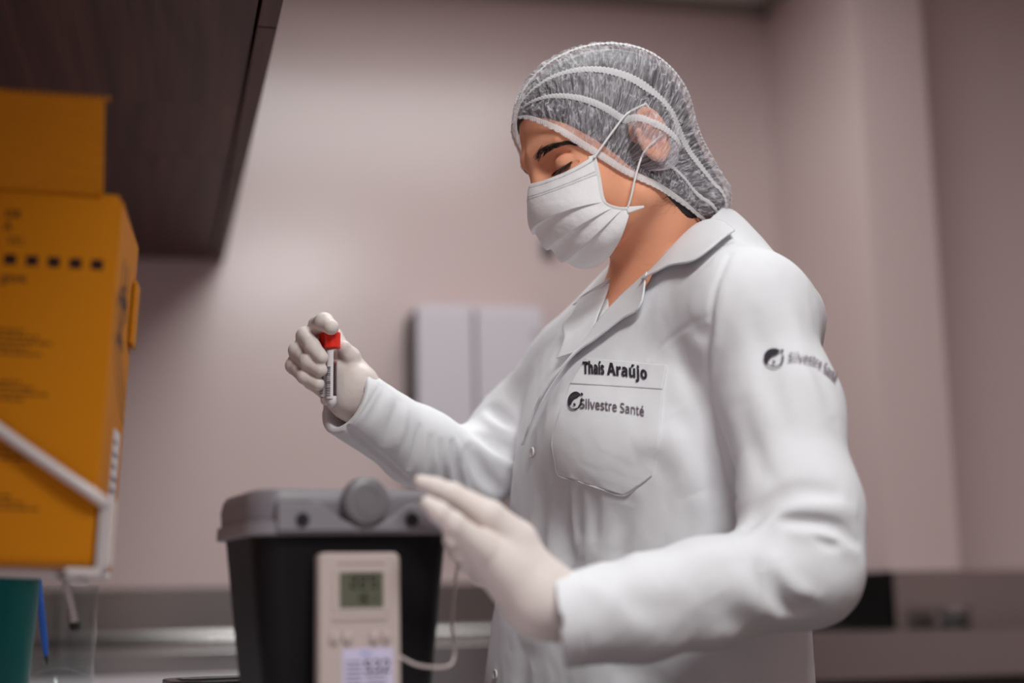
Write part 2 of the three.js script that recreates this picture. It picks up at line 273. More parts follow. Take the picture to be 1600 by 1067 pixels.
// ------------------------------------------------------------------ cool box
const COOL = { x: 0.170, z: -1.425, turn: 10.3 * Math.PI / 180 };
const coolBase = 0.885;
{
  const t = thing('cool_box', 'black thermal cool box with grey lid and round latch', 'cool box');
  t.position.set(COOL.x, coolBase, COOL.z); t.rotation.y = COOL.turn;
  const black = std(lin(0.0045, 0.0032, 0.0045), 0.5, { specularIntensity: 0.4 }), grey = std(lin(0.165, 0.145, 0.162), 0.45), dark = std(lin(0.01, 0.008, 0.01), 0.4);
  // rounded rectangle outline
  const rr = (w, d, r) => { const s = new THREE.Shape(); s.moveTo(-w / 2 + r, -d / 2); s.lineTo(w / 2 - r, -d / 2); s.absarc(w / 2 - r, -d / 2 + r, r, -Math.PI / 2, 0, false); s.lineTo(w / 2, d / 2 - r); s.absarc(w / 2 - r, d / 2 - r, r, 0, Math.PI / 2, false); s.lineTo(-w / 2 + r, d / 2); s.absarc(-w / 2 + r, d / 2 - r, r, Math.PI / 2, Math.PI, false); s.lineTo(-w / 2, -d / 2 + r); s.absarc(-w / 2 + r, -d / 2 + r, r, Math.PI, Math.PI * 1.5, false); return s.getPoints(10); };
  const loft = (levels) => { // [y, w, d, r]
    const P = [], idx = [], rings = levels.map(([y, w, d, r]) => rr(w, d, r).slice(0, -1).map(p => [p.x, y, p.y])); const n = rings[0].length;
    rings.forEach(ring => ring.forEach(p => P.push(...p)));
    for (let k = 0; k < rings.length - 1; k++) for (let i = 0; i < n; i++) { const a = k * n + i, b = k * n + (i + 1) % n, c = a + n, d = b + n; idx.push(a, c, b, b, c, d); }
    const cap = (k, up) => { const o = P.length / 3; P.push(0, levels[k][0], 0); for (let i = 0; i < n; i++) { const a = k * n + i, b = k * n + (i + 1) % n; up ? idx.push(a, o, b) : idx.push(a, b, o); } };
    cap(0, false); cap(rings.length - 1, true);
    let g = new THREE.BufferGeometry(); g.setAttribute('position', new THREE.Float32BufferAttribute(P, 3)); g.setIndex(idx); g = g.toNonIndexed();
    return smoothNormals(g, 0.6);
  };
  const W = 0.196, D = 0.150, rimY0 = 0.1515, rimY1 = 0.1775, topY = 0.192;
  part('body', loft([[0, W - 0.050, D - 0.040, 0.018], [0.004, W - 0.044, D - 0.034, 0.021], [0.06, W - 0.032, D - 0.026, 0.023], [rimY0 + 0.004, W - 0.014, D - 0.012, 0.026]]), black, t, 'black tapered body');
  // rim band: its upper edge dips under the latch on the front
  const rimFront = new THREE.Shape(); const hw = W / 2 - 0.024;
  const rimMat = std(lin(0.20, 0.178, 0.197), 0.45);
  const rim = part('rim', [loft([[rimY0, W, D, 0.030], [rimY0 + 0.001, W + 0.002, D + 0.002, 0.031], [rimY1 - 0.014, W, D, 0.030]]), (() => {
    const s = new THREE.Shape(); s.moveTo(-hw, rimY0 + 0.004); s.lineTo(hw, rimY0 + 0.004); s.lineTo(hw, rimY1); s.lineTo(0.052, rimY1); s.bezierCurveTo(0.034, rimY1, 0.034, rimY0 + 0.0075, 0.004, rimY0 + 0.0075); s.bezierCurveTo(-0.026, rimY0 + 0.0075, -0.026, rimY1, -0.044, rimY1); s.lineTo(-hw, rimY1); s.closePath();
    const g = new THREE.ExtrudeGeometry(s, { depth: 0.0085, bevelEnabled: true, bevelSize: 0.001, bevelThickness: 0.001, bevelSegments: 2, curveSegments: 16 }); g.translate(0, 0, D / 2 - 0.005); return g;
  })()], rimMat, t, 'grey rim with a dip under the latch');
  const lid = part('lid', loft([[rimY1 - 0.018, W - 0.006, D - 0.010, 0.028], [rimY1 - 0.0005, W - 0.004, D - 0.009, 0.029], [topY - 0.006, W - 0.008, D - 0.012, 0.028], [topY - 0.0015, W - 0.014, D - 0.017, 0.027], [topY, W - 0.022, D - 0.024, 0.024]]), grey, t, 'grey lid');
  { // dark gasket line following the upper edge of the rim
    const c = [[-hw, rimY1 + 0.0004], [-0.060, rimY1 + 0.0004], [-0.045, rimY1], [-0.033, rimY1 - 0.005], [-0.022, rimY1 - 0.0135], [-0.010, rimY0 + 0.0085], [0.004, rimY0 + 0.0072], [0.018, rimY0 + 0.0085], [0.031, rimY1 - 0.0135], [0.041, rimY1 - 0.005], [0.053, rimY1], [0.062, rimY1 + 0.0004], [hw, rimY1 + 0.0004]];
    part('gasket', tube(c.map(([x, y]) => V(x, y + 0.0012, D / 2 + 0.0018)), 0.0014, 120, 8), dark, t, 'dark gasket line over the rim');
  }
  for (const x of [-0.0535, 0.0465]) { const g = new THREE.CylinderGeometry(0.0058, 0.0058, 0.006, 24); g.rotateX(Math.PI / 2); g.translate(x, rimY0 + 0.0125, D / 2 + 0.0035); const b = part('plug', g, dark, t, 'round black plug'); }
  const lg = new THREE.LatheGeometry([[0, 0.012], [0.014, 0.012], [0.0195, 0.0105], [0.0212, 0.007], [0.0212, 0]].map(([x, y]) => new THREE.Vector2(x, y)), 48); lg.rotateX(Math.PI / 2); lg.translate(0.004, 0.1805, D / 2 - 0.001);
  const latch = part('latch', lg, std(lin(0.155, 0.14, 0.152), 0.4), t, 'round grey latch');
  const ring = new THREE.TorusGeometry(0.0115, 0.0007, 8, 40); ring.translate(0.004, 0.1805, D / 2 + 0.0112); part('groove_ring', ring, grey, latch);
  // ---------------------------------------------------------------- thermometer fixed to the front
  const th = thing('thermometer', 'beige digital thermometer with display, buttons and label on the cool box front', 'thermometer');
  th.position.copy(V(-0.004, 0.0695, D / 2 - 0.003).applyAxisAngle(V(0, 1, 0), COOL.turn).add(t.position)); th.rotation.y = COOL.turn; th.rotation.x = 0;
  const beige = std(lin(0.46, 0.37, 0.345), 0.5);
  const rs = (w, h, r) => { const s = new THREE.Shape(); s.moveTo(-w / 2 + r, -h / 2); s.lineTo(w / 2 - r, -h / 2); s.absarc(w / 2 - r, -h / 2 + r, r, -Math.PI / 2, 0); s.lineTo(w / 2, h / 2 - r); s.absarc(w / 2 - r, h / 2 - r, r, 0, Math.PI / 2); s.lineTo(-w / 2 + r, h / 2); s.absarc(-w / 2 + r, h / 2 - r, r, Math.PI / 2, Math.PI); s.lineTo(-w / 2, -h / 2 + r); s.absarc(-w / 2 + r, -h / 2 + r, r, Math.PI, Math.PI * 1.5); return s; };
  const ex = (s, d, b, z) => { const g = new THREE.ExtrudeGeometry(s, { depth: d, bevelEnabled: b > 0, bevelSize: b, bevelThickness: b, bevelOffset: -b, bevelSegments: 3, curveSegments: 8 }); g.translate(0, 0, z); return g; };
  const cw = 0.0735, ch = 0.1320;
  const body = part('case', ex(rs(cw, ch, 0.006), 0.010, 0.0025, 0.0025), beige, th);
  body.geometry.translate(0, 0, 0.0);
  const zf = 0.0152;
  // raised frame round the display
  const fs = rs(0.052, 0.039, 0.003); const hole = new THREE.Path(rs(0.0395, 0.0305, 0.0012).getPoints(6)); fs.holes.push(hole);
  const fr = part('display_frame', ex(fs, 0.0012, 0.0008, zf - 0.001), beige, th); fr.geometry.translate(0.001, 0.0335, 0);
  const lcd = canvasTexture(512, 396, (c, w, h) => {
    c.fillStyle = '#5c5c4e'; c.fillRect(0, 0, w, h);
    const seg = (x, y, s, d) => { const on = { 0: 'abcdef', 1: 'bc', 2: 'abged', 3: 'abgcd', 5: 'afgcd', 8: 'abcdefg', '-': 'g' }[d]; c.fillStyle = '#0d0b0a'; const W = s, H = s * 1.9, k = s * 0.26; const R = { a: [0, 0, W, k], g: [0, H / 2 - k / 2, W, k], d: [0, H - k, W, k], f: [0, 0, k, H / 2], b: [W - k, 0, k, H / 2], e: [0, H / 2, k, H / 2], c: [W - k, H / 2, k, H / 2] }; for (const ch of on) c.fillRect(x + R[ch][0], y + R[ch][1], R[ch][2], R[ch][3]); };
    seg(130, 32, 78, '2'); seg(235, 32, 78, '2'); c.fillRect(330, 166, 16, 16); seg(362, 32, 78, '5');
    seg(190, 238, 60, '1'); seg(268, 238, 60, '8'); seg(372, 250, 46, '1');
  });
  const dg = new THREE.PlaneGeometry(0.0395, 0.0305); dg.translate(0.001, 0.0335, zf + 0.0002); part('display', dg, std(0xffffff, 0.25, { map: lcd }), th, 'dark green display with black digits');
  const lip = new THREE.CapsuleGeometry(0.0028, 0.046, 6, 12); lip.rotateZ(Math.PI / 2); lip.scale(1, 1, 0.55); lip.translate(0, 0.0105, zf); part('raised_bar', lip, beige, th);
  const slot = new THREE.CapsuleGeometry(0.0012, 0.042, 4, 8); slot.rotateZ(Math.PI / 2); slot.scale(1, 1, 0.3); slot.translate(0.001, 0.056, zf - 0.0003); part('groove', slot, std(lin(0.30, 0.21, 0.2), 0.6), th);
  for (const [x, w] of [[-0.0235, 0.009], [-0.0115, 0.010], [0.0125, 0.010], [0.0235, 0.008]]) { const g = new THREE.SphereGeometry(1, 24, 12); g.scale(w / 2, 0.0062, 0.004); g.rotateZ(-0.25); g.translate(x, -0.0065, zf); part('button', g, beige, th); }
  const lab = canvasTexture(512, 512, (c, w, h) => {
    c.fillStyle = '#c3bad2'; c.fillRect(0, 0, w, h); c.fillStyle = '#3f62b4'; c.font = 'bold 54px sans-serif'; c.fillText('anel', 178, 66);
    c.fillStyle = '#2c2530'; c.font = 'bold 165px sans-serif'; c.fillText('532', 212, 218);
    c.fillStyle = '#4a4258'; for (let i = 0; i < 9; i++) { c.fillRect(36, 112 + i * 40, 160, 14); if (i > 2) c.fillRect(230, 112 + i * 40, 210, 12); }
  });
  const sg = new THREE.PlaneGeometry(0.046, 0.05); sg.translate(0.0065, -0.0405, zf + 0.0003); part('sticker', sg, std(0xffffff, 0.5, { map: lab }), th, 'white printed sticker');
  // cable from the thermometer round the box corner and under the lid
  const toW = (x, y, z) => V(x, y, z).applyAxisAngle(V(0, 1, 0), COOL.turn).add(t.position);
  const pts = [toW(0.033, 0.046, D / 2 + 0.006), toW(0.048, 0.038, D / 2 + 0.012), toW(0.078, 0.036, D / 2 + 0.008), toW(0.0895, 0.045, D / 2 - 0.006), toW(0.0935, 0.075, D / 2 - 0.020), toW(0.098, 0.110, D / 2 - 0.022), toW(0.1, 0.136, D / 2 - 0.018), toW(0.1, 0.150, D / 2 - 0.016)];
  const cb = thing('probe_cable', 'thin white probe cable looping from thermometer round the cool box corner', 'cable');
  part('wire', tube(pts, 0.0014, 120, 10), std(lin(0.5, 0.42, 0.4), 0.45), cb);
  const bead = new THREE.SphereGeometry(0.0055, 16, 12); bead.translate(...toW(0.1, 0.151, D / 2 - 0.014).toArray()); part('bead', bead, std(lin(0.7, 0.62, 0.52), 0.5), cb);
}
function smoothNormals(g, ang) { // creased normals for a non-indexed geometry
  const p = g.attributes.position, n = p.count, fn = [], map = new Map(), key = (i) => Math.round(p.getX(i) * 1e5) + ',' + Math.round(p.getY(i) * 1e5) + ',' + Math.round(p.getZ(i) * 1e5);
  const A = V(), B = V(), C = V();
  for (let i = 0; i < n; i += 3) { A.fromBufferAttribute(p, i); B.fromBufferAttribute(p, i + 1); C.fromBufferAttribute(p, i + 2); const f = B.sub(A).cross(C.sub(A)).clone(); for (let k = 0; k < 3; k++) { fn.push(f); const s = key(i + k); if (!map.has(s)) map.set(s, []); map.get(s).push(i + k); } }
  const nor = new Float32Array(n * 3), c = Math.cos(ang);
  for (const list of map.values()) for (const i of list) { const s = V(); const a = fn[i].clone().normalize(); for (const j of list) if (a.dot(fn[j].clone().normalize()) > c) s.add(fn[j]); s.normalize(); nor.set([s.x, s.y, s.z], i * 3); }
  g.setAttribute('normal', new THREE.BufferAttribute(nor, 3)); g.setAttribute('uv', new THREE.BufferAttribute(new Float32Array(n * 2), 2)); return g;
}
// ------------------------------------------------------------------ black tray beside the cool box
{
  const t = thing('instrument_tray', 'low black tray with rounded raised rim behind the cool box', 'tray');
  const w = 0.17, d = 0.12, r = 0.03;
  t.position.set(0.11, 0.885, -1.66); t.rotation.y = 0.1;
  const out = (k) => { const s = new THREE.Shape(); const W = w / 2 - k, D = d / 2 - k, R = r - k; s.moveTo(-W + R, -D); s.lineTo(W - R, -D); s.absarc(W - R, -D + R, R, -Math.PI / 2, 0); s.lineTo(W, D - R); s.absarc(W - R, D - R, R, 0, Math.PI / 2); s.lineTo(-W + R, D); s.absarc(-W + R, D - R, R, Math.PI / 2, Math.PI); s.lineTo(-W, -D + R); s.absarc(-W + R, -D + R, R, Math.PI, Math.PI * 1.5); return s; };
  const blk = std(lin(0.012, 0.010, 0.010), 0.3);
  const fl = new THREE.ExtrudeGeometry(out(0.004), { depth: 0.004, bevelEnabled: false }); fl.rotateX(-Math.PI / 2); part('base', fl, blk, t);
  const rs = out(0); rs.holes.push(new THREE.Path(out(0.009).getPoints(8))); const rg = new THREE.ExtrudeGeometry(rs, { depth: 0.016, bevelEnabled: true, bevelSize: 0.002, bevelThickness: 0.002, bevelSegments: 3 }); rg.rotateX(-Math.PI / 2); rg.translate(0, 0.002, 0); part('rim', rg, std(lin(0.03, 0.024, 0.022), 0.3), t);
}
// crumpled paper on the steel counter behind the cool box
{
  const pts = [], nr = []; for (let i = 0; i <= 30; i++) { pts.push([]); nr.push([]); for (let j = 0; j <= 16; j++) { const x = i / 30 * 0.16, z = j / 16 * 0.09; pts[i].push(V(0.10 + x, 0.923 + 0.006 + 0.005 * fbm(x * 40, z * 40, 3, 3), -2.52 + z)); nr[i].push(V(0, 1, 0)); } }
  single('paper_sheet', shell(pts, nr, 0.0008), std(lin(0.55, 0.5, 0.55), 0.8), 'crumpled white paper on the steel counter behind the cool box', 'paper');
}
// ------------------------------------------------------------------ yellow sharps box
{
  const t = thing('sharps_box', 'yellow cardboard sharps container with open lid flap and black print', 'sharps box');
  const W = 0.21, H = 0.262, D = 0.15;
  const yl = [0.52, 0.235, 0.012];
  const card = (draw, w, h) => std(0xffffff, 0.6, { specularIntensity: 0.25, map: canvasTexture(w, h, (c, ww, hh) => { c.fillStyle = '#ba7108'; c.fillRect(0, 0, ww, hh); const R = rng(5); for (let i = 0; i < 2600; i++) { c.fillStyle = R() > 0.5 ? 'rgba(255,220,120,0.03)' : 'rgba(70,30,0,0.035)'; c.fillRect(R() * ww, R() * hh, 3 + R() * 26, 1 + R() * 2); } draw(c, ww, hh); }) });
  const front = card((c, w, h) => {
    const mm = w / 210; c.fillStyle = '#2b1a17'; // right edge is x = 210 mm
    for (let i = 0; i < 9; i++) c.fillRect((193 - i * 15.6) * mm, 48 * mm, 8.8 * mm, 7.4 * mm);
    c.textAlign = 'right'; c.font = `bold ${8.5 * mm}px sans-serif`; c.fillText('OR', 140 * mm, 22 * mm); c.fillText('A', 134 * mm, 31 * mm); c.font = `${8.5 * mm}px sans-serif`; c.fillText('VEL', 145 * mm, 41 * mm); c.font = `bold ${9 * mm}px sans-serif`; c.fillText('gem', 148 * mm, 68 * mm);
    const R = rng(11); c.globalAlpha = 0.62;
    for (const [y0, rows] of [[101, 5], [137, 4], [182, 3], [216, 3]]) for (let k = 0; k < rows; k++) { let x = 100; const end = 150 + (k * 37 % 27); while (x < end) { const l = 2.5 + R() * 6; c.fillRect(x * mm, (y0 + k * 4) * mm, Math.min(l, end - x) * mm, 2.1 * mm); x += l + 1.3; } }
    c.globalAlpha = 1;
  }, 1050, 1310);
  const side = card((c, w, h) => {
    const mm = w / 150; c.fillStyle = '#2b1a17'; c.strokeStyle = '#2b1a17';
    const X = 62 * mm, Y = 70 * mm; c.lineWidth = 9 * mm; // three-armed warning mark
    for (let k = 0; k < 3; k++) { const a = -Math.PI / 2 + k * 2.094; c.beginPath(); c.arc(X + Math.cos(a) * 20 * mm, Y + Math.sin(a) * 20 * mm, 17 * mm, a + 0.75, a + Math.PI * 2 - 0.75); c.stroke(); }
    c.lineWidth = 4 * mm; c.beginPath(); c.arc(X, Y, 15 * mm, 0, 7); c.stroke();
    for (let k = 0; k < 3; k++) { c.lineWidth = 3 * mm; c.beginPath(); c.moveTo(10 * mm, (70 + k * 14) * mm); c.quadraticCurveTo(70 * mm, (104 + k * 14) * mm, 140 * mm, (128 + k * 10) * mm); c.stroke(); }
    c.fillStyle = '#cfc6c9'; c.fillRect(76 * mm, 158 * mm, 52 * mm, 78 * mm); c.fillStyle = '#5b5360'; for (let k = 0; k < 8; k++) c.fillRect(82 * mm, (166 + k * 9) * mm, (22 + (k * 13) % 20) * mm, 3.4 * mm);
  }, 750, 1310);
  const plain = card(() => {}, 256, 256);
  t.position.copy(at(143, 884, 1.27)); t.rotation.set(0, -4.2 * Math.PI / 180, -2.9 * Math.PI / 180, 'YZX'); t.scale.set(1.15, 1.21, 1.15);
  // origin at the lower front right corner; box extends to -x, +y, -z
  part('base_panel', box(W, 0.003, D, -W / 2, 0.0015, -D / 2), plain, t);
  part('front_panel', (() => { const g = box(W, H, 0.003, -W / 2, H / 2, -0.0015, 0.0014); const p = g.attributes.position, n = g.attributes.normal; const uv = new Float32Array(p.count * 2); for (let i = 0; i < p.count; i++) { uv[2 * i] = (p.getX(i) + W) / W; uv[2 * i + 1] = p.getY(i) / H; } g.setAttribute('uv', new THREE.BufferAttribute(uv, 2)); return g; })(), front, t, 'yellow front with black dashes and print');
  part('side_panel', (() => { const g = box(0.003, H - 0.004, D, -0.0014, (H - 0.004) / 2, -D / 2, 0.0014); const p = g.attributes.position; const uv = new Float32Array(p.count * 2); for (let i = 0; i < p.count; i++) { uv[2 * i] = -p.getZ(i) / D; uv[2 * i + 1] = p.getY(i) / H; } g.setAttribute('uv', new THREE.BufferAttribute(uv, 2)); return g; })(), side, t, 'yellow side with black warning mark').rotation.z = -0.010;
  part('side_panel', box(0.003, H - 0.004, D, -W + 0.0015, (H - 0.004) / 2, -D / 2), plain, t);
  part('back_panel', box(W, H, 0.003, -W / 2, H / 2, -D + 0.0015), plain, t);
  const lidg = box(W - 0.012, 0.070, 0.003, -W / 2 - 0.003, 0.035, 0, 0.0012); // flap hinged on the front edge, leaning out
  const lid = part('lid_flap', lidg, plain, t, 'raised lid flap'); lid.position.set(-0.003, H - 0.001, 0.001); lid.rotation.x = 0.55;
  const teeth = []; for (let i = 0; i < 44; i++) teeth.push(box(0.0026, 0.0028, 0.0028, -W + 0.006 + i * 0.0046, 0.0705, 0)); part('torn_edge', teeth, plain, lid);
  const tab = part('side_flap', box(0.003, 0.05, 0.032, 0, 0.0, 0, 0.001), plain, t, 'loose yellow flap behind the side'); tab.position.set(0.0045, H - 0.062, -D + 0.012); tab.rotation.z = -0.010;
}
{
  const t = thing('box_holder', 'white wire and plastic holder carrying the yellow sharps box', 'holder');
  const wh = std(lin(0.55, 0.49, 0.48), 0.4);
  t.position.copy(at(143, 884, 1.27)); t.rotation.set(0, -4.2 * Math.PI / 180, -2.9 * Math.PI / 180, 'YZX'); t.scale.set(1.15, 1.21, 1.15);
  part('strap', tube([V(-0.13, 0.128, 0.006), V(-0.06, 0.083, 0.006), V(0.0, 0.047, 0.006), V(0.006, 0.043, 0.002)], 0.0042, 40, 10), wh, t, 'slanting white strap');
  part('corner_bracket', [box(0.006, 0.05, 0.04, 0.0055, 0.021, -0.018, 0.0025), box(0.026, 0.006, 0.04, -0.006, -0.0045, -0.018, 0.0025), box(0.006, 0.046, 0.008, 0.011, 0.022, 0.0, 0.002)], wh, t);
  part('base_wire', [tube([V(0.002, -0.005, -0.01), V(-0.1, -0.005, -0.01), V(-0.2, -0.005, -0.01)], 0.003, 20, 8), tube([V(0.002, -0.005, -0.12), V(-0.1, -0.005, -0.12), V(-0.2, -0.005, -0.12)], 0.003, 20, 8), tube([V(-0.02, -0.008, 0), V(-0.02, -0.008, -0.15)], 0.003, 10, 8), tube([V(-0.18, -0.008, 0), V(-0.18, -0.008, -0.15)], 0.003, 10, 8)], wh, t);
  const leg = part('leg', tube([V(-0.034, -0.010, -0.14), V(-0.030, -0.024, -0.145), V(-0.026, -0.040, -0.15)], 0.0030, 20, 10), wh, t);
  const foot = new THREE.SphereGeometry(0.0042, 14, 10); foot.translate(-0.0255, -0.042, -0.15); part('foot', foot, std(lin(0.008, 0.008, 0.008), 0.6), leg, 'black rubber foot');
  part('wall_arm', tube([V(-0.18, -0.008, -0.075), V(-0.20, -0.012, -0.075), V(-0.216, -0.008, -0.075)], 0.004, 20, 8), wh, t);
  part('wall_plate', box(0.005, 0.07, 0.05, -0.2185, 0.0, -0.075, 0.002), wh, t);
}
// ------------------------------------------------------------------ teal bin, pen cup, pen
{
  const t = thing('teal_bin', 'translucent teal plastic bin under the yellow sharps box', 'bin');
  t.position.set(-0.170, 0.885, -1.565); t.scale.y = 1.05;
  const pr = [[0.0, 0], [0.060, 0], [0.063, 0.003], [0.0725, 0.118], [0.076, 0.119], [0.0765, 0.123], [0.0715, 0.123], [0.0705, 0.118], [0.061, 0.005], [0, 0.004]].map(([x, y]) => new THREE.Vector2(x, y));
  part('shell', new THREE.LatheGeometry(pr, 64), std(lin(0.003, 0.17, 0.16), 0.4, { transmission: 0.25, thickness: 0, specularIntensity: 0.5 }), t);
  const bag = []; const pts = [], nr = []; for (let i = 0; i < 60; i++) { pts.push([]); nr.push([]); for (let j = 0; j <= 6; j++) { const a = i / 60 * Math.PI * 2, r = 0.068 - 0.004 * (1 - j / 6) + 0.0018 * Math.sin(a * 17 + j) + 0.001 * fbm(a * 4, j, 2, 2); pts[i].push(V(Math.cos(a) * r, 0.075 + j * 0.0085, Math.sin(a) * r)); nr[i].push(V(Math.cos(a), 0, Math.sin(a))); } }
  part('liner', shell(pts, nr, 0.0006, true), std(lin(0.10, 0.28, 0.18), 0.4, { transmission: 0.3, thickness: 0 }), t, 'crumpled green liner at the rim');
}
{
  const t = thing('pen_cup', 'clear plastic cup standing behind the teal bin', 'cup');
    t.position.set(-0.094, 0.885, -1.92);
  const pr = [[0, 0], [0.036, 0], [0.038, 0.004], [0.041, 0.12], [0.042, 0.121], [0.0425, 0.123], [0.0400, 0.123], [0.0370, 0.006], [0, 0.004]].map(([x, y]) => new THREE.Vector2(x, y));
  part('cup_wall', new THREE.LatheGeometry(pr, 48), std(lin(0.93, 0.95, 0.95), 0.05, { transmission: 1, thickness: 0, ior: 1.3 }), t, 'clear plastic');
  const fold = tube([V(-0.034, 0.02, 0.02), V(0, 0.028, 0.034), V(0.034, 0.018, 0.02)], 0.001, 20, 6); part('moulded_ridge', fold, std(lin(0.8, 0.8, 0.8), 0.1, { transmission: 0.9, thickness: 0 }), t);
  const p = thing('pen', 'blue ballpoint pen leaning tip down in the clear cup', 'pen');
  p.position.set(-0.106, 0.892, -1.915); p.rotation.set(0.05, 0, 0.13);
  const tip = new THREE.LatheGeometry([[0, 0], [0.0006, 0], [0.0012, 0.004], [0.0026, 0.011]].map(([x, y]) => new THREE.Vector2(x, y)), 16); tip.translate(0, 0.024, 0);
  part('tip', tip, std(lin(0.01, 0.01, 0.01), 0.3, { metalness: 0.2 }), p, 'black tip');
  const brl = new THREE.LatheGeometry([[0.0026, 0.011], [0.0038, 0.022], [0.0042, 0.04], [0.0042, 0.135], [0.0036, 0.137], [0, 0.137]].map(([x, y]) => new THREE.Vector2(x, y)), 20); brl.translate(0, 0.024, 0);
  part('barrel', brl, std(lin(0.01, 0.10, 0.48), 0.3), p, 'blue barrel');
}
// ------------------------------------------------------------------ the nurse: frames and fields
const upW = V(0, 1, 0);
const Rh = camR.clone().setY(0).normalize(), Bh = camB.clone().setY(0).normalize();
// body frame: chest turned to the left of the picture and towards the lens
const BA = 47 * Math.PI / 180;
const bodyF = Rh.clone().multiplyScalar(-Math.sin(BA)).addScaledVector(Bh, Math.cos(BA)).normalize();
const bodyL = Rh.clone().multiplyScalar(Math.cos(BA)).addScaledVector(Bh, Math.sin(BA)).normalize();
// head frame: nearly profile, bowed
const HY = 18.93 * Math.PI / 180, HP = 18.2 * Math.PI / 180, HR = -1.92 * Math.PI / 180;
const headFh = Rh.clone().multiplyScalar(-Math.cos(HY)).addScaledVector(Bh, Math.sin(HY)).normalize();
const headL0 = Rh.clone().multiplyScalar(Math.sin(HY)).addScaledVector(Bh, Math.cos(HY)).normalize();
const headF = headFh.clone().multiplyScalar(Math.cos(HP)).addScaledVector(upW, -Math.sin(HP));
const headU0 = headFh.clone().multiplyScalar(Math.sin(HP)).addScaledVector(upW, Math.cos(HP));
const headL = headL0.clone().multiplyScalar(Math.cos(HR)).addScaledVector(headU0, -Math.sin(HR)), headU = headU0.clone().multiplyScalar(Math.cos(HR)).addScaledVector(headL0, Math.sin(HR));
const headO = at(968, 261.8, 1.69);
// point of the plane at sideways offset l of the head, seen in a given direction
function Hl(px, py, l) { const r = at(px, py, 1).sub(eye), o = headO.clone().addScaledVector(headL, l).sub(eye); return eye.clone().addScaledVector(r, o.dot(headL) / r.dot(headL)); }
const H = (f, u, l) => headO.clone().addScaledVector(headF, f).addScaledVector(headU, u).addScaledVector(headL, l);
const toHead = (x, y, z) => { const a = x - headO.x, b = y - headO.y, c = z - headO.z; return [a * headF.x + b * headF.y + c * headF.z, a * headU.x + b * headU.y + c * headU.z, a * headL.x + b * headL.y + c * headL.z]; };
const coneH = (a, b, ra, rb) => cone(V(...a), V(...b), ra, rb);   // in head coordinates (f, u, l)

// ---- head and neck -----------------------------------------------------------------------
const faceParts = [];
const neckTop = H(-0.018, -0.035, 0), neckBase = at(1052, 470, 1.735);
const fNeck = cone(neckTop, neckBase, 0.050, 0.056), fNeck2 = cone(at(1040, 440, 1.72), at(960, 560, 1.72), 0.050, 0.055);
const nose = coneH([0.0935, 0.020, 0], [0.1035, -0.016, 0], 0.0078, 0.0100);
const jaws = [-1, 1].map(s => coneH([0.012, -0.045, s * 0.045], [0.060, -0.074, s * 0.010], 0.019, 0.014));
const brows = [-1, 1].map(s => coneH([0.078, 0.037, s * 0.044], [0.0945, 0.034, s * 0.010], 0.010, 0.010));
const lids = [-1, 1].map(s => [0.0745, 0.0125, s * 0.0335]);
function fHeadLocal(f, u, l) {
  let d = ell(f, u, l, 0.004, 0.056, 0, 0.0925, 0.070, 0.070);
  d = smin(d, ell(f, u, l, 0.035, -0.002, 0, 0.058, 0.078, 0.057), 0.03);
  d = smin(d, jaws[l < 0 ? 0 : 1](f, u, l), 0.022);
  d = smin(d, ell(f, u, l, 0.062, -0.022, (l < 0 ? -1 : 1) * 0.036, 0.028, 0.030, 0.024), 0.02);
  d = smin(d, brows[l < 0 ? 0 : 1](f, u, l), 0.014);
  d = smin(d, nose(f, u, l), 0.014);
  const s = l < 0 ? 0 : 1, L = lids[s];
  d = smax(d, -ell(f, u, l, L[0] + 0.017, L[1] + 0.003, L[2], 0.015, 0.0115, 0.020), 0.012);
  const a = Math.sqrt((f - L[0]) ** 2 + (u - L[1]) ** 2 + (l - L[2]) ** 2);
  let ball = a - 0.0135;
  // upper lid covers the eyeball and folds over a crease; the lower lid meets it at the lash line
  d = smin(d, ball, 0.0045);
  // crease above the lid
  const cr = Math.hypot(a - 0.0148, (u - (L[1] + 0.0085)) * 0.9); d += 0.0016 * Math.exp(-((cr / 0.0022) ** 2)) * sstep(0.06, 0.07, f);
  // lash-line slit
  if (a < 0.02) d += 0.0014 * Math.exp(-(((u - (L[1] - 0.0052)) / 0.0012) ** 2));
  // ear
  const le = Math.abs(l) - 0.0735;
  let e = ell(f, u, le, -0.010, 0.010, 0.004, 0.0185, 0.031, 0.010);
  e = smax(e, -ell(f, u, le, -0.004, 0.004, 0.013, 0.0115, 0.018, 0.010), 0.004);
  e = smax(e, -ell(f, u, le, -0.010, 0.026, 0.014, 0.010, 0.009, 0.0085), 0.003);
  d = smin(d, e, 0.006);
  return d;
}
function fSkinHead(x, y, z) {
  const [f, u, l] = toHead(x, y, z);
  let d = fHeadLocal(f, u, l);
  const n = smin(fNeck(x, y, z), fNeck2(x, y, z), 0.03);
  return smin(d, n, 0.022);
}
// ---- hair under the cap ------------------------------------------------------------------
const hairTail = coneH([-0.036, 0.022, 0], [-0.076, -0.056, 0], 0.055, 0.033);
function fHairLocal(f, u, l, grow = 0) {
  let d = ell(f, u, l, 0.002, 0.061, 0, 0.0945 + grow, 0.0715 + grow, 0.0745 + grow);
  d = smin(d, hairTail(f, u, l) - grow, 0.03);
  return d;
}
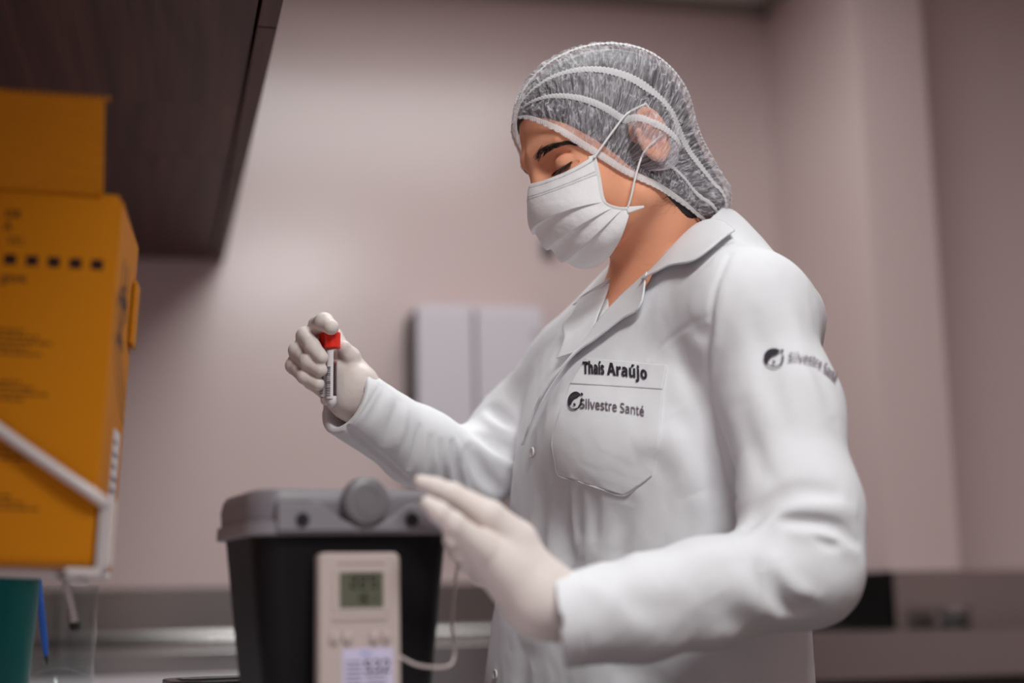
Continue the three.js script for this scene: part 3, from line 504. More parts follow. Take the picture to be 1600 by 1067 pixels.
// ---- limbs (joints measured in the picture, with their distance) ---------------------------
const J = {
  shL: at(1168, 486, 1.575), upL: at(1222, 640, 1.535), upL2: at(1251, 800, 1.485), elL: at(1257, 888, 1.465), foL: at(1100, 928, 1.425), foL2: at(1000, 950, 1.395), wrL: at(868, 968, 1.355),
  shR: at(905, 575, 1.83), upR: at(818, 668, 1.835), elR: at(742, 736, 1.80), foR: at(655, 698, 1.745), wrR: at(538, 624, 1.68),
};
const sleeveL = [cone(at(1112, 476, 1.64), J.shL, 0.055, 0.0585), cone(J.shL, J.upL, 0.0585, 0.0545), cone(J.upL, J.upL2, 0.0555, 0.0545), cone(J.upL2, J.elL, 0.0545, 0.0535)];
const foreL = [cone(J.elL, J.foL, 0.0515, 0.0475), cone(J.foL, J.foL2, 0.0475, 0.0455), cone(J.foL2, J.wrL, 0.0455, 0.043)];
const sleeveR = [cone(J.shR, J.upR, 0.055, 0.050), cone(J.upR, J.elR, 0.050, 0.046)];
const foreR = [cone(J.elR, J.foR, 0.044, 0.0415), cone(J.foR, J.wrR, 0.0415, 0.040)];
const cuffL = { p: at(874, 968, 1.355), n: camR.clone().multiplyScalar(-0.993).addScaledVector(camU, -0.117).addScaledVector(camB, -0.04).normalize() };
const cuffR = { p: at(538, 624, 1.68), n: J.wrR.clone().sub(J.foR).normalize() };
cuffR.n = cuffR.n.clone().addScaledVector(camU, -0.10).normalize();
const planeD = (c, x, y, z) => (x - c.p.x) * c.n.x + (y - c.p.y) * c.n.y + (z - c.p.z) * c.n.z;
// hollow cuffs
const axL = J.wrL.clone().sub(J.foL2).normalize();
const boreL = cone(J.wrL.clone().addScaledVector(axL, 0.03), J.wrL.clone().addScaledVector(axL, -0.06), 0.0385, 0.033);
const boreR = cone(J.wrR.clone().addScaledVector(cuffR.n, 0.03), J.wrR.clone().addScaledVector(cuffR.n, -0.07), 0.034, 0.026);
// ---- torso of the coat: stacked sections [py, centre x, distance, half width, front, back]
const SEC = [[1900, 1000, 1.72, 0.250, 0.185, 0.185], [1300, 1000, 1.72, 0.215, 0.150, 0.150], [1000, 1012, 1.715, 0.198, 0.140, 0.120], [850, 1024, 1.715, 0.183, 0.137, 0.108], [700, 1034, 1.715, 0.177, 0.134, 0.108], [600, 1046, 1.72, 0.180, 0.122, 0.106], [520, 1056, 1.72, 0.182, 0.100, 0.100], [460, 1062, 1.725, 0.150, 0.078, 0.088], [415, 1070, 1.73, 0.110, 0.066, 0.076], [380, 1078, 1.73, 0.082, 0.056, 0.062], [350, 1082, 1.73, 0.058, 0.046, 0.050], [320, 1085, 1.73, 0.03, 0.03, 0.03]].map(([py, cx, d, a, bf, bb]) => { const p = at(cx, py, d); return [p.y, p.x, p.z, a, bf, bb]; });
function secAt(y) {
  let i = 0; while (i < SEC.length - 2 && y > SEC[i + 1][0]) i++;
  const A = SEC[i], B = SEC[i + 1], t = clamp((y - A[0]) / (B[0] - A[0]), 0, 1), P = SEC[Math.max(i - 1, 0)], Q = SEC[Math.min(i + 2, SEC.length - 1)];
  const o = [0, 0, 0, 0, 0, 0];
  for (let k = 1; k < 6; k++) { // monotone-ish cubic
    const m0 = (B[k] - P[k]) / Math.max(B[0] - P[0], 1e-6) * (B[0] - A[0]), m1 = (Q[k] - A[k]) / Math.max(Q[0] - A[0], 1e-6) * (B[0] - A[0]);
    const t2 = t * t, t3 = t2 * t; o[k] = (2 * t3 - 3 * t2 + 1) * A[k] + (t3 - 2 * t2 + t) * m0 + (-2 * t3 + 3 * t2) * B[k] + (t3 - t2) * m1;
  }
  return o;
}
const secTable = (() => { const y0 = SEC[0][0], y1 = SEC[SEC.length - 1][0], n = 600, T = []; for (let i = 0; i <= n; i++) T.push(secAt(y0 + (y1 - y0) * i / n)); return { y0, y1, n, T }; })();
const bust = at(955, 690, 1.645);
function fTorso(x, y, z) {
  const q = clamp((y - secTable.y0) / (secTable.y1 - secTable.y0), 0, 1) * secTable.n, i = Math.min(Math.floor(q), secTable.n - 1), t = q - i, A = secTable.T[i], B = secTable.T[i + 1];
  const cx = lerp(A[1], B[1], t), cz = lerp(A[2], B[2], t), a = lerp(A[3], B[3], t), bf = lerp(A[4], B[4], t), bb = lerp(A[5], B[5], t);
  const dx = x - cx, dz = z - cz, la = dx * bodyL.x + dz * bodyL.z, fr = dx * bodyF.x + dz * bodyF.z, b = fr > 0 ? bf : bb;
  const e = 2.35, r = Math.pow(Math.pow(Math.abs(la) / a, e) + Math.pow(Math.abs(fr) / b, e), 1 / e), k = Math.hypot(la, fr);
  let d = r < 1e-4 ? -Math.min(a, b) : k * (1 - 1 / r);
  if (y > secTable.y1) d = Math.max(d, Math.hypot(Math.max(d, 0), y - secTable.y1));
  d *= 0.85;
  d = smin(d, Math.hypot(x - bust.x, y - bust.y, z - bust.z) - 0.052, 0.06);
  return d;
}
// ---- folds: strokes over the cloth, drawn on the smooth surface, pushed out or pressed in ----
const strokes = [];
function strokeField(list, x, y, z) {
  let s = 0;
  for (const k of list) {
    const dx = x - k.c.x, dy = y - k.c.y, dz = z - k.c.z; if (dx * dx + dy * dy + dz * dz > k.R2) continue;
    let best = 1e9, bt = 0; const P = k.p;
    for (let i = 0; i < P.length - 1; i++) {
      const A = P[i], B = P[i + 1], bx = B.x - A.x, by = B.y - A.y, bz = B.z - A.z, px = x - A.x, py = y - A.y, pz = z - A.z;
      const t = clamp((px * bx + py * by + pz * bz) / (bx * bx + by * by + bz * bz), 0, 1), q = (px - bx * t) ** 2 + (py - by * t) ** 2 + (pz - bz * t) ** 2; if (q < best) { best = q; bt = (i + t) / (P.length - 1); }
    }
    s += k.amp * Math.exp(-best / (k.w * k.w)) * Math.sin(Math.PI * clamp(0.08 + bt * 0.84, 0, 1)) ** 0.7;
  }
  return s;
}
function stroke(field, pts, w, amp, list = strokes) { // pts in picture coordinates, w and amp in metres
  const f2 = spline2(pts), n = Math.max(3, Math.ceil(pts.length * 3)), p = [];
  for (let i = 0; i <= n; i++) { const [x, y] = f2(i / n); const h = pick(field, x, y); if (h) p.push(h); }
  if (p.length < 2) return; const c = V(); p.forEach(q => c.add(q)); c.multiplyScalar(1 / p.length); let R = 0; p.forEach(q => { R = Math.max(R, q.distanceTo(c)); });
  list.push({ p, w, amp, c, R2: (R + 3 * w) ** 2 });
}
const armL = (x, y, z) => { let d = 9; for (const s of sleeveL) d = smin(d, s(x, y, z), 0.03); let e = 9; for (const s of foreL) e = smin(e, s(x, y, z), 0.02); d = smin(d, e, 0.022); return d; };
const armR = (x, y, z) => { let d = 9; for (const s of sleeveR) d = smin(d, s(x, y, z), 0.03); let e = 9; for (const s of foreR) e = smin(e, s(x, y, z), 0.02); d = smin(d, e, 0.018); return d; };
// shoulders blend into the chest, the lower sleeves stay separate
function fCoatSmooth(x, y, z) {
  const t = fTorso(x, y, z), a = armL(x, y, z), b = armR(x, y, z);
  const kL = lerp(0.006, 0.05, sstep(J.upL.y - 0.02, J.shL.y, y)), kR = lerp(0.006, 0.045, sstep(J.upR.y, J.shR.y, y));
  return smin(smin(t, a, kL), b, kR);
}
// ------------------------------------------------------------------ white coat
const person = thing('person', 'person in white lab coat, hair net, face mask and gloves holding up a blood tube', 'person');
const clothTex = dataTexture(256, 256, (u, v) => { const a = Math.sin((u + v) * Math.PI * 2 * 40), b = fbm(u * 20, v * 20, 4, 3); const g = 0.5 + 0.22 * a + 0.25 * b; return [g, g, g]; }, false); clothTex.repeat.set(14, 14);
const coatMat = std(lin(0.81, 0.80, 0.83), 0.9, { specularIntensity: 0.3, bumpMap: clothTex, bumpScale: 0.00018 });
const F0 = fCoatSmooth;
const foldList = [
  // [width, amplitude, points]   near sleeve, bend of the elbow
  [0.009, -0.0085, [[1172, 818], [1200, 790], [1250, 768], [1300, 772]]], [0.010, 0.005, [[1180, 842], [1225, 800], [1290, 792], [1330, 800]]],
  [0.0065, -0.008, [[1222, 812], [1270, 817], [1310, 827], [1338, 848]]], [0.008, 0.0045, [[1240, 830], [1290, 838], [1330, 862]]], [0.006, -0.004, [[1262, 832], [1295, 850], [1315, 852]]],
  [0.010, -0.007, [[1196, 890], [1206, 915], [1226, 945], [1258, 950]]], [0.009, 0.005, [[1216, 880], [1236, 915], [1270, 934]]], [0.012, 0.005, [[1150, 880], [1165, 915], [1190, 948], [1215, 962]]], [0.013, -0.005, [[1120, 930], [1140, 965], [1160, 985]]],
  [0.016, 0.0035, [[1060, 880], [1110, 862], [1160, 858]]], [0.016, -0.004, [[960, 935], [1010, 950], [1080, 945]]], [0.012, 0.003, [[905, 905], [950, 935], [1010, 985]]], [0.02, -0.004, [[1000, 985], [1070, 985], [1130, 965]]],
  [0.013, -0.004, [[1180, 500], [1200, 580], [1225, 660]]], [0.014, 0.003, [[1225, 470], [1255, 560], [1290, 640]]], [0.010, -0.003, [[1262, 560], [1284, 600], [1302, 650]]], [0.012, -0.003, [[1160, 640], [1185, 720], [1210, 760]]],
  // armhole seam of the near sleeve
  [0.0035, -0.0035, [[1140, 398], [1118, 450], [1106, 520], [1103, 590], [1112, 650], [1130, 720], [1150, 780]]], [0.006, 0.002, [[1150, 410], [1130, 460], [1118, 530], [1115, 600], [1126, 660]]],
  [0.012, -0.006, [[1060, 545], [1080, 600], [1098, 650], [1115, 690]]], [0.010, -0.0045, [[1082, 510], [1094, 520], [1104, 505]]],
  // princess seam of the front
  [0.0028, -0.002, [[1106, 495], [1070, 512], [1040, 535], [1015, 560]]],
  // pull folds under the pocket and across the chest
  [0.014, -0.006, [[1060, 640], [1090, 690], [1110, 735], [1128, 790]]], [0.018, 0.005, [[1040, 660], [1070, 720], [1090, 770]]], [0.012, -0.004, [[980, 790], [970, 840], [960, 900]]], [0.008, -0.003, [[886, 745], [884, 790], [880, 830]]], [0.008, -0.003, [[903, 752], [900, 800], [902, 850]]], [0.007, 0.0025, [[894, 748], [892, 800], [890, 850]]], [0.007, -0.0025, [[930, 760], [928, 800], [930, 850]]],
  [0.016, -0.007, [[878, 810], [880, 860], [890, 890]]], [0.012, -0.005, [[848, 760], [842, 830], [838, 880]]], [0.016, 0.004, [[990, 700], [1020, 690], [1060, 690]]],
  [0.014, -0.004, [[820, 1000], [815, 1060], [812, 1100]]], [0.02, -0.005, [[960, 1040], [1000, 1060], [1060, 1090]]], [0.02, -0.004, [[1150, 1010], [1160, 1050], [1165, 1100]]],
  // far sleeve
  [0.0075, -0.010, [[766, 638], [784, 652], [798, 662]]], [0.007, 0.003, [[755, 650], [775, 664], [796, 676]]], [0.0075, -0.010, [[752, 682], [772, 694], [800, 708]]], [0.008, 0.004, [[740, 690], [765, 712], [800, 728]]], [0.008, -0.010, [[735, 705], [755, 740], [780, 764]]], [0.006, -0.004, [[722, 712], [728, 740], [735, 770]]],
  [0.0048, -0.0075, [[708, 694], [714, 730], [722, 768]]], [0.005, 0.003, [[716, 694], [724, 730], [734, 770]]], [0.0042, -0.0045, [[690, 692], [692, 725], [696, 755]]], [0.0042, -0.0045, [[674, 684], [672, 715], [670, 748]]], [0.0042, -0.0040, [[656, 668], [650, 700], [640, 730]]], [0.006, -0.003, [[622, 628], [612, 660], [602, 690]]], [0.006, -0.0025, [[600, 608], [590, 632], [578, 656]]], [0.005, 0.0025, [[634, 640], [630, 668], [618, 700]]],
  [0.0035, -0.0075, [[526, 656], [560, 684], [600, 718], [636, 748]]],
  [0.0025, -0.0013, [[900, 890], [912, 960], [918, 1036]]], [0.0025, -0.0014, [[594, 602], [574, 634], [548, 668]]],
  // collar seam and shoulder seam
  [0.0025, -0.0015, [[1142, 376], [1120, 386], [1104, 396]]],
];
for (const [w, a, p] of foldList) stroke(F0, p, w, a * 1.15);
// V of the neck, opened along the front of the chest
const vApex = pick(F0, 936, 512), vMid = pick(F0, 968, 440);
const fOpen = [cone(at(1045, 300, 1.70), at(1052, 400, 1.725), 0.056, 0.056), cone(at(1052, 400, 1.725), at(988, 436, 1.672), 0.053, 0.027), cone(at(988, 436, 1.672), vApex.clone().addScaledVector(bodyF, 0.012), 0.027, 0.006)];
const opening = (x, y, z) => { let d = 9; for (const o of fOpen) d = smin(d, o(x, y, z), 0.02); return d; };
function fCoatBody(x, y, z) { // with folds, before openings
  const s = F0(x, y, z); if (s > 0.03 || s < -0.04) return s;
  let d = s - strokeField(strokes, x, y, z);
  d -= 0.0018 * fbm(x * 18, y * 10, z * 18, 3) + 0.0004 * noise3(x * 90, y * 60, z * 90);
  return d;
}
function fCoat(x, y, z) {
  let d = fCoatBody(x, y, z);
  const a = armL(x, y, z), b = armR(x, y, z), t = fTorso(x, y, z);
  if (a < 0.03 && t > 0.012) { d = smax(d, planeD(cuffL, x, y, z), 0.003); d = smax(d, -boreL(x, y, z), 0.003); }
  if (b < 0.03 && t > 0.012) { d = smax(d, planeD(cuffR, x, y, z), 0.003); d = smax(d, -boreR(x, y, z), 0.003); }
  d = smax(d, -opening(x, y, z), 0.004);
  d = Math.max(d, HEM - y);
  return d;
}
const HEM = 0.46;
const coat = part('lab_coat', meshField(fCoat, V(-0.05, 0.44, -2.15), V(0.95, 1.40, -1.12), 0.0031, 1.8, 0.0012), coatMat, person, 'white long-sleeved lab coat');
coat.geometry.computeBoundingBox();
// ------------------------------------------------------------------ skin: head, neck, hidden body in one mesh
const skinTex = dataTexture(256, 256, (u, v) => { const n = fbm(u * 30, v * 30, 5, 3), m = fbm(u * 6, v * 6, 8, 3); return [0.5 + 0.5 * n, 0.5 + 0.5 * n, 0.5 + 0.5 * n]; }, false); skinTex.repeat.set(6, 6);
const skinMat = std(lin(0.83, 0.375, 0.228), 0.5, { bumpMap: skinTex, bumpScale: 0.00025, specularIntensity: 0.3 });
const chestCore = [cone(at(1046, 470, 1.73), at(1030, 640, 1.73), 0.060, 0.11), cone(at(1030, 640, 1.73), at(1010, 980, 1.72), 0.10, 0.105), cone(at(1052, 470, 1.73), at(1165, 480, 1.60), 0.045, 0.042), cone(at(1040, 490, 1.75), at(915, 580, 1.83), 0.045, 0.032)];
const armCore = [[J.shL, J.upL2, 0.045, 0.038], [J.upL2, J.elL, 0.038, 0.036], [J.elL, J.foL2, 0.036, 0.028], [J.foL2, at(855, 945, 1.36), 0.028, 0.024], [J.shR, J.upR, 0.034, 0.031], [J.upR, J.elR, 0.031, 0.028], [J.elR, at(562, 640, 1.70), 0.028, 0.021]].map(a => cone(...a));
const hipY = at(1010, 1100, 1.72);
const legCore = [-1, 1].flatMap(s => { const hip = hipY.clone().addScaledVector(bodyL, s * 0.085).setY(0.80), knee = hip.clone().setY(0.45), ank = hip.clone().setY(0.09); return [cone(hip, knee, 0.082, 0.056), cone(knee, ank, 0.052, 0.036)]; });
function fBodyCore(x, y, z) { let d = 9; for (const c of chestCore) d = smin(d, c(x, y, z), 0.05); for (const c of armCore) d = smin(d, c(x, y, z), 0.02); for (const c of legCore) d = smin(d, c(x, y, z), 0.04); return d; }
const skinParts = [
  meshField((x, y, z) => Math.max(smin(fSkinHead(x, y, z), fBodyCore(x, y, z), 0.02), 1.235 - y), V(0.30, 1.23, -1.86), V(0.72, 1.62, -1.36), 0.0024, 1.8, 0.0008),
  meshField((x, y, z) => Math.max(smin(fBodyCore(x, y, z), fNeck(x, y, z), 0.02), y - 1.24), V(-0.02, 0.02, -2.0), V(0.85, 1.25, -1.15), 0.012, 1.8),
];
part('body', mergeGeometries(skinParts), skinMat, person);
{ // trousers and shoes under the coat
  const navy = std(lin(0.75, 0.74, 0.75), 0.8), shoe = std(lin(0.6, 0.6, 0.6), 0.5);
  for (const s of [-1, 1]) {
    const hip = hipY.clone().addScaledVector(bodyL, s * 0.085), ring = [[0.80, 0.094], [0.45, 0.075], [0.25, 0.066], [0.07, 0.066]].map(([y, r]) => new THREE.Vector2(r, y));
    const g = new THREE.LatheGeometry([...ring, new THREE.Vector2(0.06, 0.07), new THREE.Vector2(0.088, 0.8)], 32); g.translate(hip.x, 0, hip.z); part('trouser_leg', g, navy, person, 'white trouser leg');
    const foot = meshField((x, y, z) => { const dx = x - hip.x, dz = z - hip.z, la = dx * bodyL.x + dz * bodyL.z, fr = dx * bodyF.x + dz * bodyF.z; let d = ell(fr, y, la, 0.045, 0.02, 0, 0.125, 0.05, 0.044); d = smin(d, ell(fr, y, la, -0.02, 0.06, 0, 0.06, 0.06, 0.042), 0.03); return Math.max(d, 0.001 - y); }, V(hip.x - 0.2, -0.01, hip.z - 0.2), V(hip.x + 0.2, 0.14, hip.z + 0.2), 0.006);
    part('shoe', foot, shoe, person, 'white closed shoe');
  }
}
const hairMat = std(lin(0.018, 0.012, 0.013), 0.5);
part('hair', meshField((x, y, z) => { const [f, u, l] = toHead(x, y, z); let d = smin(fHairLocal(f, u, l), fSkinHead(x, y, z) - 0.0014, 0.004) + 0.0006 * fbm(f * 60 + u * 30, u * 500 - f * 300, l * 300, 2); const pl = f * 0.766 - u * 0.643; d = smax(d, pl - 0.0215, 0.003); d = smax(d, -0.085 - u, 0.01); const le = Math.abs(l) - 0.0735; d = smax(d, -ell(f, u, le, -0.008, 0.008, 0.004, 0.024, 0.036, 0.02), 0.004); return d; }, V(0.30, 1.28, -1.86), V(0.80, 1.66, -1.36), 0.003, 1.8), hairMat, person, 'dark brown hair gathered in a low bun');
// ------------------------------------------------------------------ gloved hands
const gloveMat = std(lin(0.78, 0.68, 0.645), 0.42, { specularIntensity: 0.4 });
function handField(fingers, palm, kPalm, kF = 0.004) {
  const palms = palm.map(([a, b, ra, rb]) => cone(a, b, ra, rb)), F = fingers.map(ch => { const o = []; for (let i = 0; i < ch.length - 1; i++) o.push(cone(ch[i][0], ch[i + 1][0], ch[i][1], ch[i + 1][1])); return o; });
  return (x, y, z) => {
    let d = 9; for (const p of palms) d = smin(d, p(x, y, z), kPalm);
    for (const ch of F) { let e = 9; for (const c of ch) e = smin(e, c(x, y, z), 0.004); d = smin(d, e, kF); }
    return d;
  };
}
const A4 = (px, py, d, r) => [at(px, py, d), r];
// hand on the cool box: thumb on the lid, index on its front edge, the others round the corner
const wl = at(846, 936, 1.362);
const handL = handField([
  [A4(806, 846, 1.362, 0.019), A4(764, 806, 1.350, 0.0140), A4(706, 772, 1.345, 0.0100), A4(680, 761, 1.343, 0.0082), A4(657, 752, 1.343, 0.0060)],
  [A4(752, 856, 1.335, 0.0140), A4(708, 818, 1.316, 0.0100), A4(686, 800, 1.311, 0.0086), A4(668, 786, 1.310, 0.0064)],
  [A4(758, 872, 1.352, 0.0135), A4(722, 858, 1.350, 0.0105), A4(708, 842, 1.362, 0.0090), A4(705, 828, 1.372, 0.0080)],
  [A4(768, 892, 1.370, 0.0130), A4(733, 878, 1.374, 0.0100), A4(716, 860, 1.386, 0.0088), A4(711, 846, 1.394, 0.0080)],
  [A4(784, 910, 1.386, 0.0120), A4(752, 898, 1.396, 0.0090), A4(732, 880, 1.404, 0.0080), A4(724, 868, 1.410, 0.0072)],
], [[wl, at(752, 855, 1.340), 0.0265, 0.0155], [wl, at(762, 876, 1.356), 0.026, 0.015], [wl, at(772, 894, 1.374), 0.026, 0.0145], [wl, at(788, 912, 1.388), 0.025, 0.013], [wl, at(806, 846, 1.362), 0.026, 0.019], [wl, at(905, 962, 1.372), 0.0265, 0.028]], 0.016);
// hand with the tubes
const wr = at(552, 614, 1.692);
const handR = handField([
  [A4(516, 526, 1.706, 0.0118), A4(497, 508, 1.682, 0.0102), A4(506, 503, 1.662, 0.0098), A4(517, 511, 1.651, 0.0086)],
  [A4(500, 540, 1.710, 0.0115), A4(477, 525, 1.682, 0.0096), A4(488, 541, 1.658, 0.0084), A4(502, 558, 1.650, 0.0076)],
  [A4(490, 562, 1.712, 0.0115), A4(465, 548, 1.684, 0.0096), A4(481, 565, 1.660, 0.0084), A4(501, 578, 1.652, 0.0074)],
  [A4(488, 590, 1.712, 0.0110), A4(460, 571, 1.688, 0.0094), A4(476, 588, 1.664, 0.0082), A4(497, 600, 1.656, 0.0072)],
  [A4(560, 600, 1.700, 0.0170), A4(556, 578, 1.692, 0.0125), A4(548, 557, 1.684, 0.0098), A4(537, 543, 1.678, 0.0080)],
], [[wr, at(518, 530, 1.706), 0.0245, 0.0135], [wr, at(502, 544, 1.710), 0.024, 0.0135], [wr, at(492, 566, 1.712), 0.024, 0.0135], [wr, at(490, 592, 1.712), 0.024, 0.013], [wr, at(562, 596, 1.682), 0.024, 0.018], [wr, at(590, 650, 1.715), 0.025, 0.027]], 0.012);
const wrinkle = (x, y, z) => 0.0005 * fbm(x * 120, y * 120, z * 120, 3);
const gl = part('glove', meshField((x, y, z) => handL(x, y, z) - wrinkle(x, y, z) * 0.5, V(0.16, 0.86, -1.52), V(0.42, 1.13, -1.20), 0.0022, 1.6, 0.0007), gloveMat, person, 'white latex glove resting on the lid');
const gr = part('glove', meshField((x, y, z) => handR(x, y, z) - wrinkle(x, y, z), V(0.10, 1.14, -1.80), V(0.32, 1.32, -1.56), 0.0020, 1.6, 0.0006), gloveMat, person, 'white latex glove holding the tubes');
// ------------------------------------------------------------------ brows and lashes
function strand(points, r0, out) { // thin three-sided tapering hair
  const n = points.length - 1; const P = [], idx = [];
  points.forEach((p, i) => { const d = points[Math.min(i + 1, n)].clone().sub(points[Math.max(i - 1, 0)]).normalize(), a = V(d.y, d.z, d.x).cross(d).normalize(), b = d.clone().cross(a), r = r0 * (1 - 0.85 * i / n); for (let k = 0; k < 3; k++) { const w = k * 2.094; P.push(...p.clone().addScaledVector(a, Math.cos(w) * r).addScaledVector(b, Math.sin(w) * r).toArray()); } });
  for (let i = 0; i < n; i++) for (let k = 0; k < 3; k++) { const a = i * 3 + k, b = i * 3 + (k + 1) % 3; idx.push(a, b, a + 3, b, b + 3, a + 3); }
  const g = new THREE.BufferGeometry(); g.setAttribute('position', new THREE.Float32BufferAttribute(P, 3)); g.setIndex(idx); g.computeVertexNormals(); g.setAttribute('uv', new THREE.BufferAttribute(new Float32Array(P.length / 3 * 2), 2)); out.push(g);
}
const browMat = std(lin(0.022, 0.011, 0.009), 0.6);
const headField = (p) => fSkinHead(p.x, p.y, p.z);
function snap(p, lift) { for (let i = 0; i < 8; i++) { const d = headField(p); if (Math.abs(d) < 0.0002) break; const g = gradient(fSkinHead, p); p.addScaledVector(g, -d * 0.8); } return p.addScaledVector(gradient(fSkinHead, p), lift); }
{
  const R = rng(77), path = spline2([[837, 250], [846, 239], [858, 231], [872, 226], [886, 223], [899, 226]]);
  const near = [], far = [];
  for (let i = 0; i < 300; i++) {
    const t = R() ** 0.9, w = (t < 0.15 ? 5.2 : lerp(6.0, 1.6, (t - 0.15) / 0.85)), [x, y] = path(t), [x2, y2] = path(Math.min(t + 0.05, 1)), o = (R() - 0.5) * 2 * w;
    const dx = x2 - x, dy = y2 - y, l = Math.hypot(dx, dy) || 1, nx = -dy / l, ny = dx / l; // across
    const len = lerp(13, 9, t) * (0.7 + R() * 0.5), tilt = lerp(0.75, 0.15, t) * (o > 0 ? -1 : 0.25) - (t < 0.2 ? 0.5 : 0);
    const pts = []; for (let k = 0; k <= 3; k++) { const q = k / 3; const px = x + nx * o + (dx / l * len + nx * tilt * len * 0.5) * q, py = y + ny * o + (dy / l * len + ny * tilt * len * 0.5) * q; const h = pick(fSkinHead, px, py, 1.45, 1.9); if (h) pts.push(h.addScaledVector(gradient(fSkinHead, h), 0.0005 + 0.0005 * Math.sin(q * 3))); }
    if (pts.length < 4) continue; strand(pts, 0.00030, near);
    strand(pts.map(p => { const [f, u, s] = toHead(p.x, p.y, p.z); return snap(H(f, u, -s), 0.0008); }), 0.00030, far);
  }
  part('eyebrow', near, browMat, person, 'dark arched eyebrow'); part('eyebrow', far, browMat, person, 'dark arched eyebrow');
  const lash = [], lash2 = [], lp = spline2([[865, 269], [874, 264], [884, 258], [894, 251]]);
  for (let i = 0; i < 130; i++) {
    const t = R(), [x, y] = lp(t), h = pick(fSkinHead, x, y, 1.45, 1.9); if (!h) continue; const g = gradient(fSkinHead, h); h.addScaledVector(g, -0.0004);
    const dir = headF.clone().multiplyScalar(0.55).addScaledVector(headU, -0.80).addScaledVector(headL, lerp(0.05, 0.55, t) + (R() - 0.5) * 0.3), L = 0.0065 + R() * 0.0025;
    const pts = [0, 0.35, 0.7, 1].map(q => h.clone().addScaledVector(dir, L * q).addScaledVector(headU, 0.0022 * q * q).addScaledVector(g, 0.002 * q));
    strand(pts, 0.00034, lash); strand(pts.map(p => { const [f, u, s] = toHead(p.x, p.y, p.z); return H(f, u, -s); }), 0.00034, lash2);
  }
  part('eyelashes', lash, browMat, person, 'dark lowered lashes'); part('eyelashes', lash2, browMat, person, 'dark lowered lashes');
  const wisps = []; for (let i = 0; i < 30; i++) { // loose hairs at the temple and nape
    const nape = i > 8, x0 = nape ? 1040 + R() * 30 : 955 + R() * 22, y0 = nape ? 292 + R() * 26 : 232 + R() * 14, ang = nape ? 2.2 + R() * 0.7 : 1.1 + R() * 0.9, len = 14 + R() * 22, pts = [];
    for (let k = 0; k <= 5; k++) { const q = k / 5 * len, a = ang + k * (R() - 0.4) * 0.12, h = pick(fSkinHead, x0 + Math.cos(a) * q, y0 + Math.sin(a) * q, 1.4, 1.95); if (h) pts.push(h.addScaledVector(gradient(fSkinHead, h), 0.0009)); }
    if (pts.length > 3) strand(pts, 0.00011, wisps);
  }
  part('loose_hair', wisps, hairMat, person, 'fine loose hairs at temple and nape');
}
